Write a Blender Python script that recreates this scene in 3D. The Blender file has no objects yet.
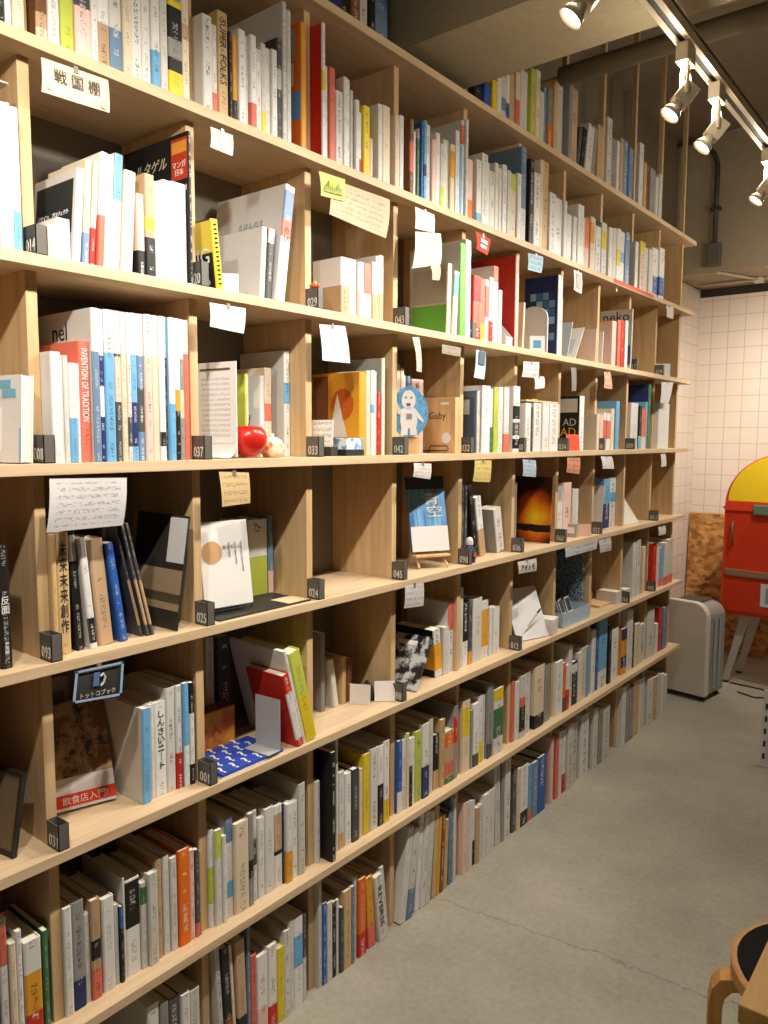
import bpy, bmesh, math, random
from mathutils import Vector, Matrix
random.seed(7)
sc = bpy.context.scene
COL = sc.collection
def hexlin(c):
    return tuple((v/255/12.92 if v/255 <= .04045 else ((v/255+.055)/1.055)**2.4) for v in c) + (1.0,)

# ------------------------------------------------------------------ camera, world, lights
cam = bpy.data.objects.new('camera', bpy.data.cameras.new('camera')); COL.objects.link(cam)
cam.data.sensor_fit = 'HORIZONTAL'; cam.data.sensor_width = 36.0; cam.data.lens = 36.0704
cam.data.clip_start = .02
cam.matrix_world = Matrix(((0.782191, -0.063483, 0.619797, 1.292988), (0.623023, 0.072466, -0.77884, 0.0), (0.004529, 0.995348, 0.096234, 1.458433), (0.0, 0.0, 0.0, 1.0)))
sc.camera = cam
sc.view_settings.view_transform = 'Standard'; sc.view_settings.look = 'None'
sc.view_settings.gamma = 1.0; sc.view_settings.use_curve_mapping = False
sc.view_settings.exposure = 0.0
world = bpy.data.worlds.new('room_air'); sc.world = world; world.use_nodes = True
bg = world.node_tree.nodes['Background']
bg.inputs[0].default_value = (.97, .97, 1.0, 1); bg.inputs[1].default_value = .05
LAMP_WARM = (1.0, .945, .86)
TRACK_X, TRACK_Z = .64, 2.405
# y on the track, what the head points at, watts
SPOTS = [(1.43, (0.0, 1.0, 1.3), 36), (1.985, (0.0, 1.5, 1.25), 36), (2.25, (-.05, 1.8, 1.25), 36), (2.84, (-.05, 2.45, 1.25), 40),
         (.12, (-.05, .55, 1.3), 39), (.62, (-.05, .75, 1.3), 39), (3.45, (0.0, 3.1, 1.2), 40), (4.1, (.2, 4.7, .95), 52), (4.55, (.25, 5.6, 1.3), 80)]
ADDED_SPILL_W = 2.2      # added point light behind each lamp head, lifts beam, ceiling and top row
DOWN_W = 40  # watts of each added downlight outside the view

# ------------------------------------------------------------------ helpers
PAL = dict(W=(228,225,220), C=(228,210,182), T=(205,170,120), G=(150,147,142), D=(78,77,76), K=(30,29,28), R=(200,45,32),
           r=(222,112,92), O=(232,112,24), A=(230,160,45), Y=(232,204,45), L=(196,206,84), E=(66,120,76), e=(112,190,72),
           B=(44,92,168), N=(36,50,104), S=(112,172,214), P=(236,198,184), M=(122,76,42), V=(198,164,128), I=(214,210,202), U=(110,136,166))
CNAME = dict(W='white', C='cream', T='tan', G='grey', D='dark grey', K='black', R='red', r='salmon', O='orange', A='amber', Y='yellow',
             L='lime', E='green', e='bright green', B='blue', N='navy', S='sky blue', P='pale pink', M='brown', V='kraft brown', I='off-white', U='steel blue')
MATS = {}
def new_mat(name):
    m = bpy.data.materials.new(name); m.use_nodes = True
    nt = m.node_tree; return m, nt, nt.nodes['Principled BSDF']
def N(nt, typ, **kw):
    n = nt.nodes.new(typ)
    for k, v in kw.items():
        if k == 'op': n.operation = v
        elif k.startswith('i'): n.inputs[int(k[1:])].default_value = v
        else: setattr(n, k, v)
    return n
def ramp(nt, fac, stops):
    r = nt.nodes.new('ShaderNodeValToRGB'); e = r.color_ramp.elements
    while len(e) < len(stops): e.new(.5)
    for el, (p, c) in zip(e, stops): el.position = p; el.color = c if len(c) == 4 else hexlin(c)
    nt.links.new(fac, r.inputs[0]); return r.outputs[0]
def math_(nt, op, a, b=None):
    n = nt.nodes.new('ShaderNodeMath'); n.operation = op
    for i, v in enumerate((a, b)):
        if v is None: continue
        if isinstance(v, (int, float)): n.inputs[i].default_value = v
        else: nt.links.new(v, n.inputs[i])
    return n.outputs[0]
def mixc(nt, fac, a, b):
    n = nt.nodes.new('ShaderNodeMix'); n.data_type = 'RGBA'
    if isinstance(fac, (int, float)): n.inputs[0].default_value = fac
    else: nt.links.new(fac, n.inputs[0])
    for i, v in ((6, a), (7, b)):
        if isinstance(v, tuple): n.inputs[i].default_value = v
        else: nt.links.new(v, n.inputs[i])
    return n.outputs[2]
def noise(nt, scale, vec=None, detail=3, dim='3D', rough=.55):
    n = nt.nodes.new('ShaderNodeTexNoise'); n.noise_dimensions = dim
    n.inputs['Scale'].default_value = scale; n.inputs['Detail'].default_value = detail; n.inputs['Roughness'].default_value = rough
    if vec is not None: nt.links.new(vec, n.inputs['Vector'])
    return n.outputs['Fac']
def objco(nt, scale=(1,1,1), loc=(0,0,0)):
    t = nt.nodes.new('ShaderNodeTexCoord'); mp = nt.nodes.new('ShaderNodeMapping')
    mp.inputs['Scale'].default_value = scale; mp.inputs['Location'].default_value = loc
    nt.links.new(t.outputs['Object'], mp.inputs[0]); return mp.outputs[0]
def bump(nt, bs, h, strength=.3, dist=.002):
    b = nt.nodes.new('ShaderNodeBump'); b.inputs['Strength'].default_value = strength; b.inputs['Distance'].default_value = dist
    nt.links.new(h, b.inputs['Height']); nt.links.new(b.outputs[0], bs.inputs['Normal'])
def plain(rgb, rough=.55, metal=0.0, spec=.4, key=None, emit=0.0):
    k = key or ('p', rgb, rough, metal, spec, emit)
    if k in MATS: return MATS[k]
    m, nt, bs = new_mat('plain_%d_%d_%d' % tuple(int(v) for v in rgb[:3]))
    c = objco(nt); f = noise(nt, 60, c, 2)
    base = hexlin(rgb); dk = tuple(v*.9 for v in base[:3]) + (1,)
    nt.links.new(mixc(nt, f, dk, base), bs.inputs['Base Color'])
    bs.inputs['Roughness'].default_value = rough; bs.inputs['Metallic'].default_value = metal
    bs.inputs['Specular IOR Level'].default_value = spec
    if emit: bs.inputs['Emission Color'].default_value = hexlin(rgb); bs.inputs['Emission Strength'].default_value = emit
    MATS[k] = m; return m
def cover(code):
    k = ('cover', code)
    if k in MATS: return MATS[k]
    m, nt, bs = new_mat('cover_' + CNAME[code].replace(' ', '_').replace('-', '_'))
    nt.links.new(vary(nt, hexlin(PAL[code])), bs.inputs['Base Color']); bs.inputs['Roughness'].default_value = .5; bs.inputs['Specular IOR Level'].default_value = .35
    MATS[k] = m; return m
DARK = set('KDNBERMUO')
def vary(nt, base):
    oi = nt.nodes.new('ShaderNodeObjectInfo')
    t = math_(nt, 'FRACT', math_(nt, 'MULTIPLY', oi.outputs['Random'], 13.7))
    return mixc(nt, t, base, (base[0]*.80, base[1]*.79, base[2]*.76, 1))
def spine(code, text=True):
    """a coloured spine with a column of small irregular glyph-like marks"""
    if not text: return cover(code)
    k = ('spine', code)
    if k in MATS: return MATS[k]
    m, nt, bs = new_mat('spine_' + CNAME[code].replace(' ', '_').replace('-', '_'))
    uv = nt.nodes.new('ShaderNodeUVMap'); uv.uv_map = 'UVMap'
    sx = nt.nodes.new('ShaderNodeSeparateXYZ'); nt.links.new(uv.outputs[0], sx.inputs[0])
    oi = nt.nodes.new('ShaderNodeObjectInfo')
    rnd = math_(nt, 'MULTIPLY', oi.outputs['Random'], 37.0)
    v = math_(nt, 'ADD', sx.outputs[1], rnd)
    cb = nt.nodes.new('ShaderNodeCombineXYZ'); nt.links.new(sx.outputs[0], cb.inputs[0]); nt.links.new(v, cb.inputs[1])
    nt.links.new(rnd, cb.inputs[2])
    g = math_(nt, 'GREATER_THAN', noise(nt, 9.0, cb.outputs[0], 1), .52)
    a = math_(nt, 'LESS_THAN', math_(nt, 'ABSOLUTE', math_(nt, 'SUBTRACT', sx.outputs[0], .5)), .19)
    gap = math_(nt, 'GREATER_THAN', math_(nt, 'FRACT', math_(nt, 'MULTIPLY', v, 2.2)), .16)
    vb = nt.nodes.new('ShaderNodeCombineXYZ'); nt.links.new(v, vb.inputs[0])
    word = math_(nt, 'GREATER_THAN', noise(nt, .45, vb.outputs[0], 1), .5)
    f = math_(nt, 'MULTIPLY', math_(nt, 'MULTIPLY', g, a), math_(nt, 'MULTIPLY', gap, word))
    f = math_(nt, 'MULTIPLY', f, math_(nt, 'ADD', .35, math_(nt, 'MULTIPLY', math_(nt, 'FRACT', math_(nt, 'MULTIPLY', oi.outputs['Random'], 7.3)), .5)))
    base = vary(nt, hexlin(PAL[code])); ink = hexlin((240,236,228)) if code in DARK else hexlin((62,56,54))
    nt.links.new(mixc(nt, f, base, ink), bs.inputs['Base Color'])
    bs.inputs['Roughness'].default_value = .48; bs.inputs['Specular IOR Level'].default_value = .35
    MATS[k] = m; return m
def paper_mat(rgb, rows=9, ink=(95,90,90), key=None, density=.5):
    """paper with rows of small handwriting-like marks (uses UV)"""
    k = ('paper', rgb, rows, ink, density)
    if k in MATS: return MATS[k]
    m, nt, bs = new_mat('note_paper')
    uv = nt.nodes.new('ShaderNodeUVMap'); uv.uv_map = 'UVMap'
    sx = nt.nodes.new('ShaderNodeSeparateXYZ'); nt.links.new(uv.outputs[0], sx.inputs[0])
    base = hexlin(rgb)
    if rows:
        r = math_(nt, 'MULTIPLY', sx.outputs[1], float(rows))
        line = math_(nt, 'LESS_THAN', math_(nt, 'ABSOLUTE', math_(nt, 'SUBTRACT', math_(nt, 'FRACT', r), .5)), .27)
        oi = nt.nodes.new('ShaderNodeObjectInfo')
        mp = nt.nodes.new('ShaderNodeMapping'); mp.inputs['Scale'].default_value = (rows*2.6, rows*2.6, 1)
        nt.links.new(uv.outputs[0], mp.inputs[0])
        ad = nt.nodes.new('ShaderNodeVectorMath'); ad.operation = 'ADD'; nt.links.new(mp.outputs[0], ad.inputs[0])
        cb = nt.nodes.new('ShaderNodeCombineXYZ'); nt.links.new(math_(nt, 'MULTIPLY', oi.outputs['Random'], 40.0), cb.inputs[2]); nt.links.new(cb.outputs[0], ad.inputs[1])
        g = math_(nt, 'GREATER_THAN', noise(nt, 1.6, ad.outputs[0], 1), density)
        mx = math_(nt, 'LESS_THAN', math_(nt, 'ABSOLUTE', math_(nt, 'SUBTRACT', sx.outputs[0], .5)), .42)
        my = math_(nt, 'LESS_THAN', math_(nt, 'ABSOLUTE', math_(nt, 'SUBTRACT', sx.outputs[1], .5)), .42)
        f = math_(nt, 'MULTIPLY', math_(nt, 'MULTIPLY', line, g), math_(nt, 'MULTIPLY', mx, my))
        nt.links.new(mixc(nt, math_(nt, 'MULTIPLY', f, .45), base, hexlin(ink)), bs.inputs['Base Color'])
    else:
        nt.links.new(mixc(nt, noise(nt, 8, uv.outputs[0], 2), tuple(v*.93 for v in base[:3]) + (1,), base), bs.inputs['Base Color'])
    bs.inputs['Roughness'].default_value = .75; bs.inputs['Specular IOR Level'].default_value = .2
    MATS[k] = m; return m
def wood(key, light, dark, scale=(2.2, 30, 30)):
    if key in MATS: return MATS[key]
    m, nt, bs = new_mat(key)
    c = objco(nt, scale); f = noise(nt, 2.0, c, 5, rough=.65)
    c2 = objco(nt, (1.1, 1.1, 1.1)); f2 = noise(nt, 3.0, c2, 2)
    col = ramp(nt, f, [(.3, dark), (.62, light)])
    col = mixc(nt, math_(nt, 'MULTIPLY', f2, .35), col, hexlin(dark))
    nt.links.new(col, bs.inputs['Base Color']); bs.inputs['Roughness'].default_value = .55
    bs.inputs['Specular IOR Level'].default_value = .3
    bump(nt, bs, f, .12, .001)
    MATS[key] = m; return m
M_SHELF = wood('birch_plywood_board', (216,189,152), (195,165,127), (26, 1.6, 26))
M_UP = wood('birch_plywood_upright', (212,180,136), (188,153,108), (26, 26, 1.6))
M_PINE = wood('pale_pine', (226,190,140), (196,152,100), (30, 30, 3))
M_OAK = wood('yellow_table_wood', (204,160,88), (176,128,64), (20, 2, 20))
M_BIRCH = wood('stool_birch', (200,148,84), (166,112,58), (24, 24, 2))

class MB:
    def __init__(s): s.v = []; s.f = []; s.m = []; s.uv = {}
    def quad(s, a, b, c, d, mi=0, uv=None):
        i = len(s.v); s.v += [tuple(a), tuple(b), tuple(c), tuple(d)]; s.f.append((i, i+1, i+2, i+3)); s.m.append(mi)
        if uv: s.uv[len(s.f)-1] = uv
    def ngon(s, pts, mi=0):
        i = len(s.v); s.v += [tuple(p) for p in pts]; s.f.append(tuple(range(i, i+len(pts)))); s.m.append(mi)
    def box(s, x0, x1, y0, y1, z0, z1, mi=0):
        p = [(x, y, z) for x in (x0, x1) for y in (y0, y1) for z in (z0, z1)]
        i = len(s.v); s.v += p
        for q in ((0,1,3,2),(4,6,7,5),(0,4,5,1),(2,3,7,6),(0,2,6,4),(1,5,7,3)):
            s.f.append(tuple(i+k for k in q)); s.m.append(mi)
    def prism(s, pts, d, mi=0):
        """closed polygon of 3-D points swept by the vector d"""
        a = [Vector(p) for p in pts]; b = [p + Vector(d) for p in a]; n = len(a)
        s.ngon(a[::-1], mi); s.ngon(b, mi)
        for i in range(n): s.quad(a[i], a[(i+1) % n], b[(i+1) % n], b[i], mi)
    def tube(s, pts, r, n=10, mi=0, cap=True):
        pts = [Vector(p) for p in pts]; rs = r if isinstance(r, (list, tuple)) else [r]*len(pts)
        rings = []; up0 = None
        for i, p in enumerate(pts):
            t = (pts[min(i+1, len(pts)-1)] - pts[max(i-1, 0)]).normalized()
            u = (up0 - t*up0.dot(t)) if up0 is not None else (Vector((0,0,1)) if abs(t.z) < .9 else Vector((1,0,0)))
            u = (u - t*u.dot(t)).normalized(); up0 = u; w = t.cross(u)
            b = len(s.v)
            s.v += [tuple(p + (u*math.cos(a) + w*math.sin(a))*rs[i]) for a in (2*math.pi*k/n for k in range(n))]
            rings.append(b)
        for a, b in zip(rings, rings[1:]):
            for k in range(n): s.f.append((a+k, a+(k+1) % n, b+(k+1) % n, b+k)); s.m.append(mi)
        if cap:
            s.f.append(tuple(rings[0]+k for k in range(n))[::-1]); s.m.append(mi)
            s.f.append(tuple(rings[-1]+k for k in range(n))); s.m.append(mi)
    def lathe(s, prof, n=24, c=(0,0,0), mi=0, axis='Z'):
        b = len(s.v)
        for r, z in prof:
            for k in range(n):
                a = 2*math.pi*k/n
                s.v.append((c[0]+r*math.cos(a), c[1]+r*math.sin(a), c[2]+z))
        for i in range(len(prof)-1):
            for k in range(n):
                s.f.append((b+i*n+k, b+i*n+(k+1) % n, b+(i+1)*n+(k+1) % n, b+(i+1)*n+k)); s.m.append(mi)
    def build(s, name, mats, parent=None, smooth=False, bevel=0, weld=True):
        me = bpy.data.meshes.new(name); me.from_pydata(s.v, [], s.f)
        if not isinstance(mats, (list, tuple)): mats = [mats]
        for m in mats: me.materials.append(m)
        me.polygons.foreach_set('material_index', s.m)
        if s.uv:
            ul = me.uv_layers.new(name='UVMap')
            for fi, uv in s.uv.items():
                for li, c in zip(me.polygons[fi].loop_indices, uv): ul.data[li].uv = c
        if weld or bevel:
            bm = bmesh.new(); bm.from_mesh(me)
            bmesh.ops.remove_doubles(bm, verts=bm.verts, dist=1e-6)
            bmesh.ops.recalc_face_normals(bm, faces=bm.faces)
            if bevel:
                es = [e for e in bm.edges if len(e.link_faces) == 2 and e.calc_face_angle(0) > .5]
                bmesh.ops.bevel(bm, geom=es, offset=bevel, segments=2, affect='EDGES', profile=.6, clamp_overlap=True)
            bm.to_mesh(me); bm.free()
        if smooth: me.polygons.foreach_set('use_smooth', [True]*len(me.polygons))
        o = bpy.data.objects.new(name, me); COL.objects.link(o)
        if parent is not None: o.parent = parent
        return o
def tag(o, label, cat, group=None):
    o['label'] = label; o['category'] = cat
    if group: o['group'] = group
    return o
def empty(name, label, cat, loc=(0,0,0), rz=0, group=None, rot=None):
    o = bpy.data.objects.new(name, None); COL.objects.link(o); o.empty_display_size = .02
    o.location = loc; o.rotation_euler = rot or (0, 0, rz)
    return tag(o, label, cat, group)
def struct(o): o['kind'] = 'structure'; return o
FONT_DIRS = dict(X=((0,1,0),(0,0,1)), Y=((1,0,0),(0,0,1)), Zs=((0,1,0),(-1,0,0)), Xd=((0,0,-1),(0,1,0)))
def lettering(body, size, loc, face, mat, parent, name='lettering', width=None, height=None, align='CENTER', bold=0.0, shear=0, space=1.0, basis=None):
    cu = bpy.data.curves.new(name, 'FONT'); cu.body = body; cu.size = size; cu.align_x = align; cu.align_y = 'CENTER'
    cu.extrude = .0003; cu.offset = bold; cu.shear = shear; cu.space_line = space; cu.resolution_u = 2
    t = bpy.data.objects.new(name + '_src', cu); COL.objects.link(t)
    dg = bpy.context.evaluated_depsgraph_get()
    me = bpy.data.meshes.new_from_object(t.evaluated_get(dg))
    bpy.data.objects.remove(t); bpy.data.curves.remove(cu)
    xs = [v.co.x for v in me.vertices]; ys = [v.co.y for v in me.vertices]
    if xs:
        cx, cy = (max(xs)+min(xs))/2, (max(ys)+min(ys))/2
        fx = width/(max(xs)-min(xs)) if width else 1; fy = height/(max(ys)-min(ys)) if height else (fx if width else 1)
        if height and not width: fx = fy
        for v in me.vertices: v.co.x = (v.co.x-cx)*fx; v.co.y = (v.co.y-cy)*fy
    me.name = name; me.materials.clear(); me.materials.append(mat)
    r, u = basis or FONT_DIRS[face]; r = Vector(r); u = Vector(u); n = r.cross(u)
    mx = Matrix((r, u, n)).transposed().to_4x4(); mx.translation = Vector(loc) + n*.0004
    o = bpy.data.objects.new(name, me); COL.objects.link(o)
    if parent is not None: o.parent = parent
    o.matrix_basis = mx
    return o
INK = plain((34,32,32), .6); WHITE = plain((236,233,228), .6); PAGE = plain((232,222,200), .8, 0, .2)

# ------------------------------------------------------------------ the room
ROOM_X0, ROOM_X1, ROOM_Y0, ROOM_Y1, CEIL = -.385, 4.2, -2.6, 5.6, 3.3
def concrete(key, lo, hi, crack=False, scale=1.0, rough=.85):
    m, nt, bs = new_mat(key)
    c = objco(nt); big = noise(nt, 1.3*scale, c, 5, rough=.6); fine = noise(nt, 55*scale, c, 3)
    f = math_(nt, 'ADD', math_(nt, 'MULTIPLY', big, .75), math_(nt, 'MULTIPLY', fine, .25))
    col = ramp(nt, f, [(.32, lo), (.66, hi)])
    sp = math_(nt, 'GREATER_THAN', noise(nt, 9*scale, c, 4, rough=.7), .69)
    col = mixc(nt, math_(nt, 'MULTIPLY', sp, .25), col, hexlin(tuple(v*.7 for v in lo)))
    if crack:
        s = nt.nodes.new('ShaderNodeSeparateXYZ'); nt.links.new(c, s.inputs[0])
        for (nx, ny, d0, w, k) in ((-.12, .993, 1.915, .0028, .16),):
            d = math_(nt, 'ADD', math_(nt, 'MULTIPLY', s.outputs[0], nx), math_(nt, 'MULTIPLY', s.outputs[1], ny))
            wob = math_(nt, 'MULTIPLY', math_(nt, 'SUBTRACT', noise(nt, 3.5, c, 6, rough=.7), .5), k)
            d = math_(nt, 'ABSOLUTE', math_(nt, 'SUBTRACT', math_(nt, 'ADD', d, wob), d0))
            msk = math_(nt, 'LESS_THAN', d, w)
            col = mixc(nt, math_(nt, 'MULTIPLY', msk, .5), col, hexlin((92,86,76)))
    nt.links.new(col, bs.inputs['Base Color']); bs.inputs['Roughness'].default_value = rough
    bs.inputs['Specular IOR Level'].default_value = .3
    bump(nt, bs, fine, .15, .002); return m
M_FLOOR = concrete('floor_concrete', (130,124,108), (170,162,143), True, rough=.6)
M_CONC = concrete('bare_concrete', (128,116,92), (158,146,118))
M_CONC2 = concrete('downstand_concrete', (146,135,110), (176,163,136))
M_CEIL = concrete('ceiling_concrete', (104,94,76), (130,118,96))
def tile_mat(key, axis, size=.108):
    m, nt, bs = new_mat(key)
    c = objco(nt); s = nt.nodes.new('ShaderNodeSeparateXYZ'); nt.links.new(c, s.inputs[0])
    h = s.outputs[axis]; z = s.outputs[2]
    wob = math_(nt, 'MULTIPLY', math_(nt, 'SUBTRACT', noise(nt, 14, c, 2), .5), .004)
    lines = None
    for v in (h, z):
        fr = math_(nt, 'FRACT', math_(nt, 'MULTIPLY', math_(nt, 'ADD', math_(nt, 'ADD', v, wob), 10.02), 1/size))
        l = math_(nt, 'GREATER_THAN', math_(nt, 'ABSOLUTE', math_(nt, 'SUBTRACT', fr, .5)), .5-.0022/size)
        lines = l if lines is None else math_(nt, 'MAXIMUM', lines, l)
    vn = nt.nodes.new('ShaderNodeTexNoise'); vn.inputs['Scale'].default_value = 2.5; nt.links.new(c, vn.inputs['Vector'])
    base = mixc(nt, vn.outputs['Fac'], hexlin((206,190,172)), hexlin((226,212,196)))
    nt.links.new(mixc(nt, lines, base, hexlin((178,164,148))), bs.inputs['Base Color'])
    bs.inputs['Roughness'].default_value = .45; bs.inputs['Specular IOR Level'].default_value = .35
    inv = math_(nt, 'SUBTRACT', 1.0, lines); bump(nt, bs, inv, .4, .002)
    return m
b = MB(); b.box(ROOM_X0-.1, ROOM_X1, ROOM_Y0, ROOM_Y1+.1, -.1, 0); struct(b.build('floor', M_FLOOR))
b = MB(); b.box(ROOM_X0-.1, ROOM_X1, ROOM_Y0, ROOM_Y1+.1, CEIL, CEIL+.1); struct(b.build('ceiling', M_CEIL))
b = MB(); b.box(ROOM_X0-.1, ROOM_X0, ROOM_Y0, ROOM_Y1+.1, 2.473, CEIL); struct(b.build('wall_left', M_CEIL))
b = MB(); b.box(ROOM_X0-.1, ROOM_X0, ROOM_Y0, ROOM_Y1, 0, 2.473); struct(b.build('wall_left_tiled', tile_mat('side_wall_tile', 1, .12)))
b = MB(); b.box(ROOM_X0, ROOM_X1, ROOM_Y1, ROOM_Y1+.1, 0, 2.425); struct(b.build('wall_back', tile_mat('back_wall_tile', 0)))
b = MB(); b.box(ROOM_X0, ROOM_X1, ROOM_Y1+.02, ROOM_Y1+.1, 2.425, CEIL); struct(b.build('wall_back_recess', plain((52,46,38), .9)))
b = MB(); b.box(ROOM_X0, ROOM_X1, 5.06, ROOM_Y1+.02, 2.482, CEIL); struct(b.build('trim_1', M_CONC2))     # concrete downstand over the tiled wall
b = MB(); b.box(ROOM_X0, ROOM_X1, 1.745, 2.05, 2.505, CEIL); struct(b.build('trim_2', M_CONC))               # cross beam above the bookcase
b = MB(); b.box(ROOM_X1, ROOM_X1+.1, ROOM_Y0, ROOM_Y1+.1, 0, CEIL); struct(b.build('wall_right', plain((214,204,188), .8)))

# ------------------------------------------------------------------ bookcase
Y0, W, T = 0.6902, 0.34566, .0206
SH = [0.0] + [0.3456 + i*.355 for i in range(7)]
def UP(k): return Y0 + k*W
DEP = .272; SET = .045; YEND = 4.2188; YSTART = UP(-3) - T/2
case = empty('bookcase', 'floor to ceiling birch plywood bookcase of square compartments along the left wall', 'bookcase', (0, 0, 0))
for j in range(1, 8):
    b = MB(); b.box(-DEP, 0, YSTART, YEND, SH[j]-T, SH[j]); b.build('shelf_board', M_SHELF, case, bevel=.0012)
for k in range(-3, 11):
    b = MB(); y = UP(k)
    tops = SH + [CEIL]
    for j in range(8):
        z1 = tops[j+1] - (T if j < 7 else 0)
        if j == 7 and 1.745-.02 < y < 2.05+.02: z1 = 2.503
        b.box(-DEP if j < 7 else -SET-.02, -SET, y-T/2, y+T/2, tops[j], z1)
    b.build('upright', M_UP, case, bevel=.0010)
b = MB(); b.box(-DEP-.008, -DEP-.0002, YSTART, UP(10)+T/2, 0, 2.49); b.build('back_panel', plain((124,117,102), .85), case)

# ------------------------------------------------------------------ track lighting
M_LAMPW = plain((220,206,178), .4); M_GLOW = plain((255,244,226), .3, emit=16.0); M_SLOT = plain((40,36,32), .7)
def spot_light(loc, aim, watts, size=125):
    l = bpy.data.lights.new('spot_beam', 'SPOT'); l.energy = watts; l.color = LAMP_WARM; l.spot_size = math.radians(size); l.spot_blend = 1.0; l.shadow_soft_size = .022
    o = bpy.data.objects.new('spot_beam', l); COL.objects.link(o)
    o.location = loc; d = Vector(aim)-Vector(loc); o.rotation_euler = d.to_track_quat('-Z', 'Y').to_euler(); return o
def track(x, y0, y1, z, label):
    r = empty('lighting_track', label, 'light track', (x, (y0+y1)/2, z)); L = (y1-y0)/2
    b = MB(); b.box(-.02, -.0065, -L, L, 0, .03); b.box(.0065, .02, -L, L, 0, .03); b.box(-.02, .02, -L, L, .024, .034); b.build('rail', M_LAMPW, r)
    b = MB(); b.box(-.0063, .0063, -L, L, .004, .0235); b.build('rail_slot', M_SLOT, r)
    for yy in (-L*.8, -L*.1, L*.6):
        if 1.70 < yy+(y0+y1)/2 < 2.1: yy += .5
        b = MB(); b.tube([(0, yy, .034), (0, yy, CEIL-z)], .004, 8); b.build('hanger_rod', M_LAMPW, r)
def track_lamp(x, y, z, aim, watts, label, group):
    r = empty('track_spotlight', label, 'spotlight', (x, y, z), group=group)
    b = MB(); b.box(-.015, .015, -.03, .03, -.045, -.001); b.build('adapter', M_LAMPW, r, bevel=.003)
    piv = Vector((0, 0, -.118))
    d = (Vector(aim) - (Vector((x, y, z)) + piv)).normalized()
    side = d.cross(Vector((0,0,1))).normalized(); up = side.cross(d)
    b = MB()
    for s in (-1, 1):
        p = side*s*.021
        b.tube([Vector((0,0,-.045))+p*.5, Vector((0,0,-.056))+p, piv+p], .005, 8)
    b.build('yoke', M_LAMPW, r)
    b = MB()
    c0 = piv - d*.03; w, h = .0165, .021
    q = [side*w+up*h, side*-w+up*h, side*-w-up*h, side*w-up*h]
    b.prism([c0+v for v in q], d*.052); b.build('lamp_body', M_LAMPW, r, bevel=.003)
    e = c0 + d*.052
    b = MB(); n = 20; prof = [(.012, 0), (.015, .008), (.022, .020), (.026, .034), (.0245, .034), (.020, .020), (.012, .010), (.0, .009)]
    base = len(b.v)
    for rr, zz in prof:
        for k in range(n):
            a = 2*math.pi*k/n; b.v.append(tuple(e + d*zz + (side*math.cos(a)+up*math.sin(a))*rr))
    for i in range(len(prof)-1):
        for k in range(n): b.f.append((i*n+k, i*n+(k+1) % n, (i+1)*n+(k+1) % n, (i+1)*n+k)); b.m.append(0)
    b.build('reflector', M_LAMPW, r, smooth=True, weld=False)
    b = MB(); pts = [tuple(e + d*.026 + (side*math.cos(2*math.pi*k/n)+up*math.sin(2*math.pi*k/n))*.0205) for k in range(n)]
    b.ngon(pts); b.prism(pts, d*.002); b.build('bulb', M_GLOW, r, weld=False)
    b = MB(); b.tube([(0, .02, -.04), (0, .05, -.07), (0, .045, -.1), tuple(c0+up*.02)], .0022, 6); b.build('flex_cord', M_LAMPW, r)
    spot_light(Vector((x, y, z)) + e + d*.040, aim, watts)
    l = bpy.data.lights.new('added_spill', 'POINT'); l.energy = ADDED_SPILL_W*(3.5 if y > 3.3 else 1.3); l.color = (1.0, .90, .74); l.shadow_soft_size = .02
    o = bpy.data.objects.new('added_spill', l); COL.objects.link(o); o.location = Vector((x, y, z)) + c0 - d*.012 + up*.04
track(TRACK_X, -1.2, 4.6, TRACK_Z, 'cream ceiling lighting track running parallel to the bookcase')
LN = ['cream track spotlight in front of the concrete beam, nearest in view', 'cream spotlight with glowing bulb just beyond the concrete beam, aimed down', 'cream spotlight aimed at lower left, second beyond the beam',
      'cream spotlight farthest along the track at the right edge']
for i, (y, aim, wts) in enumerate(SPOTS):
    track_lamp(TRACK_X, y, TRACK_Z, aim, wts, LN[i] if i < 4 else ['cream spotlight at the near end of the track, above the viewer', 'cream spotlight over the second bookcase bay', 'cream spotlight on the track near the last bays', 'cream spotlight on the track by the last bay', 'cream spotlight at the far end of the track aimed at the tiled wall'][i-4], 'spotlights on the ceiling track')

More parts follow.
